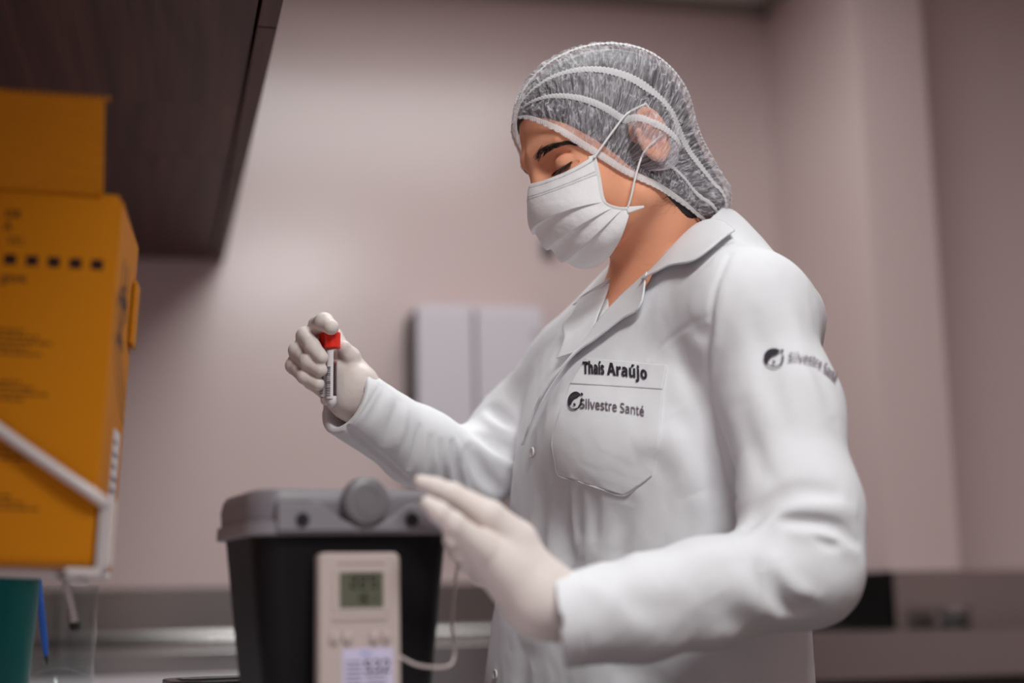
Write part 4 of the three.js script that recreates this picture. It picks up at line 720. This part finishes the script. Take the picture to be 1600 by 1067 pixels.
// ------------------------------------------------------------------ face mask
{
  const dots = dataTexture(512, 512, (u, v) => { // embossed weld lines near the top edge and soft fibre relief
    let h = 0.6 + 0.22 * fbm(u * 60, v * 40, 3, 3); const on = Math.abs((u * 110) % 1 - 0.5) < 0.26;
    for (const c of [0.035, 0.125, 0.150]) if (on && Math.abs(v - c) < 0.006) h = 0.0; return [h, h, h];
  }, false, false);
  const weld = dataTexture(1024, 512, (u, v) => { const on = Math.abs((u * 120) % 1 - 0.5) < 0.24; let g = 1; for (const c of [0.035, 0.125, 0.150]) if (on && Math.abs(v - c) < 0.0065) g = 0.74; return [g, g, g]; }, true, false);
  const maskMat = std(lin(0.90, 0.865, 0.88), 0.85, { map: weld, sheen: 0.2, sheenColor: lin(0.7, 0.7, 0.7), bumpMap: dots, bumpScale: 0.0006 });
  const key = (list) => { const c = new THREE.CatmullRomCurve3(list.map(([t, a, b]) => V(t, a, b)), false, 'centripetal'); const T = []; for (let i = 0; i <= 400; i++) T.push(c.getPoint(i / 400)); return (t) => { let i = 0; while (i < 399 && T[i + 1].x < t) i++; const A = T[i], B = T[i + 1], q = clamp((t - A.x) / Math.max(B.x - A.x, 1e-9), 0, 1); return [lerp(A.y, B.y, q), lerp(A.z, B.z, q)]; }; };
  const M = key([[0, 0.1085, 0.0085], [0.12, 0.1145, -0.004], [0.32, 0.1195, -0.028], [0.46, 0.1165, -0.046], [0.66, 0.1035, -0.070], [0.82, 0.0925, -0.086], [0.93, 0.0770, -0.0965], [1, 0.0600, -0.0975]]);
  const S = key([[0, 0.0567, 0.0075], [0.18, 0.0600, -0.017], [0.36, 0.0640, -0.0405], [0.5, 0.0600, -0.0485], [0.7, 0.0500, -0.0550], [0.88, 0.0410, -0.0578], [1, 0.0365, -0.0590]]);
  const saw = (t) => { let d = 0; const E = [0.40, 0.60, 0.79]; for (let k = 0; k < 3; k++) { const a = E[k], b = k < 2 ? E[k + 1] : 1.0; if (t >= a && t < b) d = -0.0042 * (1 - sstep(a, b, t)) ; } return d; };
  const N = 120, T = 150, pts = [], nr = [];
  for (let i = 0; i <= N; i++) {
    const s = i / N * 2 - 1, as = Math.abs(s), c = Math.cos(as * Math.PI / 2), sn = Math.sin(as * Math.PI / 2); pts.push([]); nr.push([]);
    for (let j = 0; j <= T; j++) {
      const t = j / T, m = M(t), q = S(t);
      const e = lerp(1.35, 0.82, sstep(0, 0.35, t)); const k = Math.pow(c, e);
      const lw = 0.0625 * Math.pow(sn, lerp(1.15, 0.95, t));
      const f = q[0] + (m[0] - q[0]) * k, u = q[1] + (m[1] - q[1]) * lerp(k, 1 - Math.pow(as, 1.7), 0.5) - 0.0065 * Math.sin(Math.PI * as) * (1 - sstep(0, 0.4, t)), l = Math.sign(s) * lw;
      const out = V(f - 0.02, u + 0.03, l).normalize();
      const d = saw(t) * (0.45 + 0.55 * c) * (1 - Math.pow(as, 14)) + 0.0007 * fbm(f * 90, u * 90, l * 90 + 7, 2);
      pts[i].push(H(f + out.x * d, u + out.y * d, l + out.z * d)); nr[i].push(headF.clone().multiplyScalar(out.x).addScaledVector(headU, out.y).addScaledVector(headL, out.z).normalize());
    }
  }
  const g = shell(pts, nr, 0.0010); const n1 = (N + 1) * (T + 1), uv = new Float32Array(n1 * 4); for (let k = 0; k < 2; k++) for (let i = 0; i <= N; i++) for (let j = 0; j <= T; j++) { const o = (k * n1 + i * (T + 1) + j) * 2; uv[o] = i / N; uv[o + 1] = j / T; } g.setAttribute('uv', new THREE.BufferAttribute(uv, 2));
  const mask = part('face_mask', g, maskMat, person, 'white pleated surgical mask');
  const bindMat = std(lin(0.82, 0.79, 0.80), 0.7);
  for (const s of [1, -1]) { // folded binding down each side
    const A = [], NN = []; for (let i = 0; i <= 5; i++) { A.push([]); NN.push([]); for (let j = 0; j <= 60; j++) { const t = j / 60, q = S(t), w = (i / 5 - 0.35) * 0.0075, tf = t < 0.38 ? 1 : lerp(1, 0.25, sstep(0.38, 0.5, t)), tu = t < 0.38 ? 0.1 : lerp(0.1, -0.9, sstep(0.38, 0.5, t)); const p = [q[0] - 0.0002 + w * tf, q[1] + w * tu * 0.9, s * (0.0632 + 0.0010 - (i / 5) * 0.0035)]; A[i].push(H(...p)); NN[i].push(headL.clone().multiplyScalar(s)); } }
    part('side_binding', shell(A, NN, 0.0014), bindMat, mask);
  }
  // ear loops
  const loop = (s) => [
    tube([H(0.0575, 0.004, s * 0.0650), H(0.044, 0.0145, s * 0.0705), H(0.028, 0.0265, s * 0.0765), H(0.012, 0.037, s * 0.0800), H(-0.014, 0.043, s * 0.0800)], 0.0012, 50, 8),
    tube([H(0.0390, -0.0560, s * 0.0640), H(0.0330, -0.046, s * 0.0680), H(0.020, -0.024, s * 0.0730), H(0.006, -0.006, s * 0.0780), H(-0.020, 0.010, s * 0.0830), H(-0.014, 0.043, s * 0.0800)], 0.0012, 60, 8)];
  for (const s of [1, -1]) part('ear_loop', loop(s), std(lin(0.86, 0.84, 0.84), 0.6), mask, 'white elastic ear loop');
  const tab = [], tn = []; for (let i = 0; i <= 4; i++) { tab.push([]); tn.push([]); for (let j = 0; j <= 8; j++) { const q = j / 8, w = (i / 4 - 0.5) * lerp(0.007, 0.0022, q); tab[i].push(H(0.041 - q * 0.018, -0.0585 + w - q * 0.002, 0.0640 + q * 0.004)); tn[i].push(headL.clone()); } }
  part('edge_tab', shell(tab, tn, 0.001), bindMat, mask);
}
// ------------------------------------------------------------------ hair net
{
  const Pf = V(0.096, 0.0785, 0), Pb = V(-0.066, -0.083, 0), ax = Pb.clone().sub(Pf), AL = ax.length(); ax.normalize(); const A = V(-ax.y, ax.x, 0); if (A.y < 0) A.multiplyScalar(-1); // towards the crown
  const field = (f, u, l) => { let d = fHairLocal(f, u, l, 0.0045); const le = Math.abs(l) - 0.0735; d = smin(d, ell(f, u, le, -0.012, 0.008, 0.003, 0.026, 0.038, 0.0125), 0.014); if (f < 0.098) { const w = H(f, u, l); d = smin(d, fSkinHead(w.x, w.y, w.z) - 0.0024, 0.006); } return d; };
  const mid = Pf.clone().lerp(Pb, 0.5);
  const surf = (s, b) => { // s from forehead to nape, b round the head: point on the net without crinkles
    const th = Math.PI * s, dir = A.clone().multiplyScalar(Math.sin(b)); dir.z = Math.cos(b); dir.multiplyScalar(Math.sin(th)).addScaledVector(ax, -Math.cos(th)); let r = 0.135 + 0.02 * Math.sin(b) ** 2;
    for (let k = 0; k < 70; k++) { const x = mid.x + dir.x * r, y = mid.y + dir.y * r, z = dir.z * r, d = field(x, y, z); if (d < 0.0002) break; r -= d * 0.8; if (r < 0.01) break; }
    return { p: mid.clone().addScaledVector(dir, r), dir };
  };
  const NS = 620, NB = 190, SEAM = [19, 42, 72, 112].map(a => a * Math.PI / 180);
  const bEdge = (s) => -(15 - 3 * sstep(0.45, 0.8, s)) * Math.PI / 180 * Math.pow(Math.max(Math.sin(Math.PI * s), 0), 0.6);
  const tex = dataTexture(2048, 512, (u, v) => {
    const s = u * 100, b = v * 14; const w = fbm(s * 0.35, b * 0.8, 2, 3);
    const ridge = Math.pow(clamp(1 - Math.abs(((s * 0.72 + w * 2.6) % 1 + 1) % 1 - 0.5) * 2.3, 0, 1), 1.6), fib = Math.pow(clamp(1 - Math.abs(fbm(s * 0.9, b * 1.8, 5, 3)) * 6.0, 0, 1), 2.0), fine = fbm(s * 3, b * 9, 9, 2);
    const a = clamp(0.19 + 0.20 * ridge + 0.34 * fib + 0.12 * fine + 0.16 * w, 0.05, 0.9); return [a, a, a];
  }, false, false);
  const netMat = std(lin(0.80, 0.76, 0.82), 0.75, { alphaMap: tex, transparent: true, side: THREE.DoubleSide });
  const P = [], uv = [], idx = [];
  const crink = (s, b) => { const w = fbm(s * 35, b * 4.5, 2.2, 3), k = Math.sin(s * 72 * Math.PI * 1.0 + w * 8), e = 1 - Math.min(1, ...SEAM.map(q => 1)); let sag = 0; let near = 9; for (const q of [bEdge(s), ...SEAM, Math.PI - bEdge(s)]) near = Math.min(near, Math.abs(b - q)); const puff = sstep(0, 0.20, near); return 0.0010 + puff * 0.0028 + (0.0009 + 0.0006 * puff) * k + 0.0011 * fbm(s * 60, b * 16, 7, 2); };
  const spt = (i) => lerp(0.012, 0.988, i / NS);
  const at2 = (s, b, lift = 0) => { const q = surf(s, b), e = Math.min(1, Math.sin(Math.PI * s) * 2.5); q.p.addScaledVector(q.dir, crink(s, b) * e + lift); return H(q.p.x, q.p.y, q.p.z); };
  for (let i = 0; i <= NS; i++) { const s = spt(i), b0 = bEdge(s); for (let j = 0; j <= NB; j++) { const b = lerp(b0, Math.PI - b0, j / NB), p = at2(s, b); P.push(p.x, p.y, p.z); uv.push(s, j / NB); } }
  for (let i = 0; i < NS; i++) for (let j = 0; j < NB; j++) { const a = i * (NB + 1) + j, b = a + NB + 1; idx.push(a, a + 1, b, b, a + 1, b + 1); }
  const g = new THREE.BufferGeometry(); g.setAttribute('position', new THREE.Float32BufferAttribute(P, 3)); g.setAttribute('uv', new THREE.Float32BufferAttribute(uv, 2)); g.setIndex(idx); g.computeVertexNormals();
  const cap = part('hair_net', g, netMat, person, 'white see-through crimped hair net');
  const seamMat = std(lin(0.85, 0.82, 0.84), 0.8, { transparent: true, opacity: 0.72 });
  for (const b of SEAM) { // gathered seams running from forehead to nape
    const pts = [], nr = []; for (let i = 0; i <= 260; i++) { const s = lerp(0.05, 0.955, i / 260), row = [], rn = []; for (let j = 0; j <= 3; j++) { const bb = b + (j / 3 - 0.5) * 0.075 + 0.012 * Math.sin(s * 9 + b * 3), q = surf(s, bb); q.p.addScaledVector(q.dir, 0.0022 + 0.0007 * Math.sin(i * 1.9 + j) + 0.0006 * (j === 1 || j === 2)); row.push(H(q.p.x, q.p.y, q.p.z)); rn.push(headF.clone().multiplyScalar(q.dir.x).addScaledVector(headU, q.dir.y).addScaledVector(headL, q.dir.z)); } pts.push(row); nr.push(rn); }
    part('seam', shell(pts, nr, 0.0008), seamMat, cap);
  }
  { // elastic edge with a tiny ruffle, all round
    const pts = [], nr = [];
    const ring = []; for (let i = 0; i <= 420; i++) ring.push([lerp(0.02, 0.98, i / 420), 0]); for (let i = 420; i >= 0; i--) ring.push([lerp(0.02, 0.98, i / 420), 1]);
    ring.forEach(([s, far], i) => { const row = [], rn = []; for (let j = 0; j <= 5; j++) { const b0 = bEdge(s) - (j / 5) * 0.095 + 0.025, q = surf(s, far ? Math.PI - b0 : b0); q.p.addScaledVector(q.dir, 0.0018 + (j > 3 ? 0.0010 : 0.0003) * Math.sin(i * 1.75) * (j / 5) + (j === 1 || j === 3 ? 0.0006 : 0)); q.p.addScaledVector(A, -(j / 5) * 0.0015 * (1 + 0.5 * Math.sin(i * 2.3))); row.push(H(q.p.x, q.p.y, q.p.z)); rn.push(headF.clone().multiplyScalar(q.dir.x).addScaledVector(headU, q.dir.y).addScaledVector(headL, q.dir.z)); } pts.push(row); nr.push(rn); });
    part('elastic_edge', shell(pts, nr, 0.0007), std(lin(0.85, 0.80, 0.81), 0.8, { transparent: true, opacity: 0.62 }), cap, 'ruffled elastic edge');
  }
}
// ------------------------------------------------------------------ collar, lapels, pocket, lettering, buttons
const coatPick = (px, py) => pick(fCoatBody, px, py, 1.2, 2.2);
function patch(curveA, curveB, n, m, off, thick, bend = null) { // cloth laid over the coat between two edges
  const a = spline2(curveA), b = spline2(curveB), pts = [], nr = []; let last = null;
  for (let i = 0; i <= n; i++) { pts.push([]); nr.push([]); for (let j = 0; j <= m; j++) {
    const t = i / n, s = j / m, [ax, ay] = a(t), [bx, by] = b(t); let x = lerp(ax, bx, s), y = lerp(ay, by, s); if (bend) [x, y] = bend(x, y, t, s);
    const h = coatPick(x, y) || last.clone(); last = h.clone(); const g = gradient(F0, h, 0.004); pts[i].push(h.addScaledVector(g, off(t, s))); nr[i].push(g);
  } }
  // relax small jumps
  for (let k = 0; k < 3; k++) for (let i = 1; i < n; i++) for (let j = 1; j < m; j++) pts[i][j].lerp(pts[i - 1][j].clone().add(pts[i + 1][j]).add(pts[i][j - 1]).add(pts[i][j + 1]).multiplyScalar(0.25), 0.5);
  const g = shell(pts, nr, thick); return g;
}
part('collar', patch([[1131, 350], [1112, 346], [1090, 353], [1063, 377], [1036, 407], [1016, 428]], [[1146, 374], [1139, 380], [1122, 397], [1092, 419], [1055, 427], [1016, 446]], 60, 14, (t, s) => 0.004 + 0.007 * s + 0.003 * s * s * sstep(0.4, 0.9, t), 0.0022), coatMat, coat, 'turned-down collar');
part('lapel', patch([[1016, 428], [982, 458], [955, 485], [935, 509], [921, 529], [887, 570], [854, 620], [836, 658], [823, 694]], [[1021, 437], [1011, 485], [982, 505], [938, 539], [911, 559], [872, 603], [846, 645], [833, 675], [823, 697]], 90, 14, (t, s) => 0.005 + 0.0065 * s * (1 - 0.7 * sstep(0.6, 1, t)), 0.0022), coatMat, coat, 'near lapel');
part('lapel', patch([[957, 446], [948, 472], [940, 492], [933, 511], [922, 530], [905, 553]], [[914, 476], [903, 496], [889, 514], [891, 535], [886, 552], [880, 566]], 60, 14, (t, s) => 0.005 + 0.005 * s, 0.002), coatMat, coat, 'far lapel');
part('collar', patch([[962, 436], [950, 452], [940, 462]], [[925, 466], [914, 474], [904, 484]], 30, 10, (t, s) => 0.006 + 0.004 * s, 0.002), coatMat, coat, 'turned-down collar');
const pocketBend = (x, y, t, s) => [x, y + 32 * (s < 0.71 ? s / 0.71 : (1 - s) / 0.29) * t * t];
const pocket = part('pocket', patch([[893, 598], [876, 644], [863, 692], [872, 741]], [[1038, 575], [1034, 640], [1028, 700], [1018, 743]], 60, 50, (t, s) => 0.0016, 0.0014, pocketBend), coatMat, coat, 'chest pocket');
part('pocket_band', patch([[917, 561], [905, 580], [893, 601]], [[1043, 571], [1040, 590], [1036, 609]], 20, 50, () => 0.0024, 0.0012), coatMat, pocket, 'turned pocket hem');
{ // piped pocket edge
  const run = (pts) => tube(pts.map(([x, y]) => { const h = coatPick(x, y); return h.addScaledVector(gradient(F0, h, 0.004), 0.0010); }), 0.0010, 80, 6);
  part('piping', [run([[893, 602], [876, 644], [864, 690], [868, 718], [873, 741], [905, 752], [940, 764], [975, 774], [1000, 756], [1018, 742]])], coatMat, pocket);
}
{ // buttons
  const bm = std(lin(0.74, 0.68, 0.68), 0.25);
  for (const [x, y] of [[834, 707], [776, 1054]]) { const h = coatPick(x, y), n = gradient(F0, h, 0.006); const g = new THREE.LatheGeometry([[0, 0.0012], [0.0028, 0.0010], [0.0036, 0.0016], [0.0048, 0.0026], [0.0058, 0.0020], [0.0060, 0.0008], [0.0052, 0], [0, 0]].map(([a, b]) => new THREE.Vector2(a, b)), 32); const o = part('button', g, bm, coat, 'round white button'); o.position.copy(h).addScaledVector(n, 0.0008); o.quaternion.setFromUnitVectors(upW, n); for (const [a, b] of [[-1, 0], [1, 0]]) { const t = new THREE.SphereGeometry(0.0008, 8, 6); t.translate(a * 0.0012, 0.0013, b); part('thread', t, coatMat, o); } }
}
// ---- embroidery ----------------------------------------------------------------------------
const fontBold = await new FontLoader().loadAsync('fonts/droid/droid_sans_bold.typeface.json'), fontReg = await new FontLoader().loadAsync('fonts/droid/droid_sans_regular.typeface.json');
function stitch(shapes, map, depth) { // flat shapes laid on the cloth as raised stitching; map(x, y) -> picture coordinates
  const g = new THREE.ExtrudeGeometry(shapes, { depth: 1, bevelEnabled: false, curveSegments: 5 }), p = g.attributes.position, cache = new Map();
  for (let i = 0; i < p.count; i++) {
    const x = p.getX(i), y = p.getY(i), z = p.getZ(i), k = x.toFixed(4) + '_' + y.toFixed(4);
    if (!cache.has(k)) { const [a, b] = map(x, y), h = coatPick(a, b); cache.set(k, [h, gradient(F0, h, 0.004)]); }
    const [h, n] = cache.get(k), q = h.clone().addScaledVector(n, z * depth[1] + (1 - z) * depth[0]); p.setXYZ(i, q.x, q.y, q.z);
  }
  g.computeVertexNormals(); return g;
}
const widthOf = (shapes) => { let a = 1e9, b = -1e9; shapes.forEach(s => s.getPoints(3).forEach(p => { a = Math.min(a, p.x); b = Math.max(b, p.x); })); return [a, b]; };
const thread = std(lin(0.022, 0.014, 0.026), 0.7), threadGrey = std(lin(0.15, 0.11, 0.145), 0.7), threadPale = std(lin(0.26, 0.21, 0.25), 0.7);
{ // name over the pocket: the left letters turn away with the chest
  const sh = fontBold.generateShapes('Thaís Araújo', 1), [a, b] = widthOf(sh), cut = 0.44;
  const map = (x, y) => { const q = (x - a) / (b - a), px = q < cut ? lerp(914, 948, Math.pow(q / cut, 0.92)) : lerp(948, 1013, (q - cut) / (1 - cut)); return [px, 586.5 + (px - 914) * 0.020 + Math.pow((px - 914) / 100, 2) * 6.0 - y * 18.5]; };
  part('lettering', stitch(sh, map, [0.0030, 0.0042]), thread, pocket, 'dark embroidered name');
  const s2 = fontReg.generateShapes('Silvestre Santé', 1), [c, d] = widthOf(s2), map2 = (x, y) => { const px = lerp(909, 1007, (x - c) / (d - c)); return [px, 639 + (px - 909) * 0.055 + Math.pow((px - 909) / 100, 2) * 6.5 - y * 14]; };
  part('lettering', stitch(s2, map2, [0.0022, 0.0032]), threadGrey, pocket, 'grey embroidered clinic name');
  const s3 = fontReg.generateShapes('Silvestre Santé', 1), [e, f] = widthOf(s3), sleeve = spline2([[1230, 566], [1250, 567], [1268, 571], [1282, 580], [1294, 590], [1303, 598]]);
  const map3 = (x, y) => { const q = (x - e) / (f - e), [px, py] = sleeve(q); return [px + y * 2, py - y * 13]; };
  part('lettering', stitch(s3, map3, [0.0022, 0.0032]), threadPale, coat, 'pale embroidered clinic name on the sleeve');
}
{ // round emblem: dark crescent of hair over a pale face
  const arc = (x, y, r, a0, a1, n = 24) => { const o = []; for (let i = 0; i <= n; i++) { const t = lerp(a0, a1, i / n); o.push(new THREE.Vector2(x + Math.cos(t) * r, y + Math.sin(t) * r)); } return o; };
  const big = new THREE.Shape([...arc(0, 0, 1, 0.9, 3.75), ...arc(0.34, -0.42, 0.83, 3.1, 1.75).map(p => p)]);
  const right = new THREE.Shape([...arc(0, 0, 1, 0.42, -0.95, 14), ...arc(0.30, -0.18, 0.52, -0.75, 0.55, 12)]);
  const child = new THREE.Shape([...arc(0.02, -0.42, 0.13, 0, Math.PI * 2, 12)]);
  const top = new THREE.Shape([...arc(0.80, 0.82, 0.14, 0, Math.PI * 2, 10)]);
  const rim = new THREE.Shape([...arc(0, 0, 1, 3.7, 5.4, 16), ...arc(0, 0.06, 0.98, 5.3, 3.8, 16)]);
  const mk = (cx, cy, rx, ry, sk) => (x, y) => [cx + x * rx + y * sk, cy - y * ry + x * 1.2];
  part('emblem', stitch([big, right, child, top, rim], mk(901, 628, 10.5, 13.5, 2.5), [0.0022, 0.0034]), thread, pocket, 'round dark emblem');
  part('emblem', stitch([big, right, child, top, rim], mk(1209, 561, 15, 14.5, 0.5), [0.0022, 0.0034]), thread, coat, 'round dark emblem on the sleeve');
}
// ------------------------------------------------------------------ blood tubes in the raised hand
{
  const lathe = (l, n = 32) => new THREE.LatheGeometry(l.map(([a, b]) => new THREE.Vector2(a, b)), n);
  const glass = std(0xffffff, 0.04, { transmission: 1, thickness: 0, ior: 1.45 }), blood = std(lin(0.035, 0.006, 0.014), 0.25), pale = std(lin(0.75, 0.68, 0.72), 0.5), red = std(lin(0.86, 0.022, 0.010), 0.35), serum = std(lin(0.55, 0.32, 0.36), 0.3, { transmission: 0.5, thickness: 0 });
  const bar = (seed) => canvasTexture(512, 256, (c, w, h) => { c.fillStyle = '#e9e3e6'; c.fillRect(0, 0, w, h); const R = rng(seed); c.fillStyle = '#17141c'; let x = 175; while (x < 485) { const a = 3 + R() * 8; c.fillRect(x, 70, a, 140); x += a + 3 + R() * 8; }  });
  const make = (name, label, bot, top, turn, seed, withLabel) => {
    const t = thing(name, label, 'tube', 'blood tubes in the raised hand'); const d = top.clone().sub(bot), L = d.length(); t.position.copy(bot); t.quaternion.setFromUnitVectors(upW, d.normalize()); { const w = camB.clone().multiplyScalar(0.50).addScaledVector(camR, -0.87); t.rotateY(Math.atan2(w.x, w.z) + 0.525 + turn); }
    const r = 0.0061; const arc = []; for (let i = 0; i <= 8; i++) { const a = i / 8 * Math.PI / 2; arc.push([Math.sin(a) * r, r - Math.cos(a) * r]); }
    part('glass', lathe([...arc, [r, L - 0.008], [r - 0.0009, L - 0.008], ...arc.slice(0, -1).reverse().map(([a, b]) => [a * 0.86, b * 0.9 + 0.0009]), ]), glass, t, 'clear tube wall');
    const ri = r - 0.00105; const inner = arc.map(([a, b]) => [a * ri / r, b + 0.0006]);
    part('gel', lathe([...inner, [ri, 0.0125], [0, 0.0125]]), pale, t, 'pale gel at the bottom');
    part('blood', lathe([[0, 0.0127], [ri, 0.0127], [ri, L * 0.57], [0, L * 0.57]]), blood, t, 'dark blood'); part('serum', lathe([[0, L * 0.572], [ri, L * 0.572], [ri, L * 0.61], [0, L * 0.61]]), std(lin(0.35, 0.05, 0.05), 0.3), t, 'red upper layer');
    const capP = [[0, L], [0.0078, L], [0.0086, L - 0.001], [0.0087, L - 0.004]]; for (let i = 0; i < 5; i++) capP.push([0.0085, L - 0.005 - i * 0.0024], [0.0088, L - 0.006 - i * 0.0024]); capP.push([0.0088, L - 0.0175], [0.0064, L - 0.0178], [0.0064, L - 0.012], [0, L - 0.012]);
    part('stopper', lathe(capP.reverse(), 48), red, t, 'red ribbed stopper');
    const lg = new THREE.CylinderGeometry(r + 0.00025, r + 0.00025, L * 0.64, 32, 1, true, -1.9, 2.75); const uv = lg.attributes.uv; for (let i = 0; i < uv.count; i++) { const a = uv.getX(i), b = uv.getY(i); uv.setXY(i, 1 - b, 1 - a); } lg.translate(0, L * 0.115 + L * 0.32, 0);
    part('label', lg, std(0xffffff, 0.5, { map: bar(seed), side: THREE.DoubleSide }), t, 'white barcode label'); return t;
  };
  make('blood_tube', 'red-capped blood tube with barcode label held in front', at(518.5, 637, 1.655), at(519.5, 519, 1.664), 0, 3);
  make('blood_tube', 'second blood tube half hidden behind the front tube', at(508, 634, 1.669), at(511, 517, 1.678), -0.1, 8);
}
renderer.render(scene, camera);
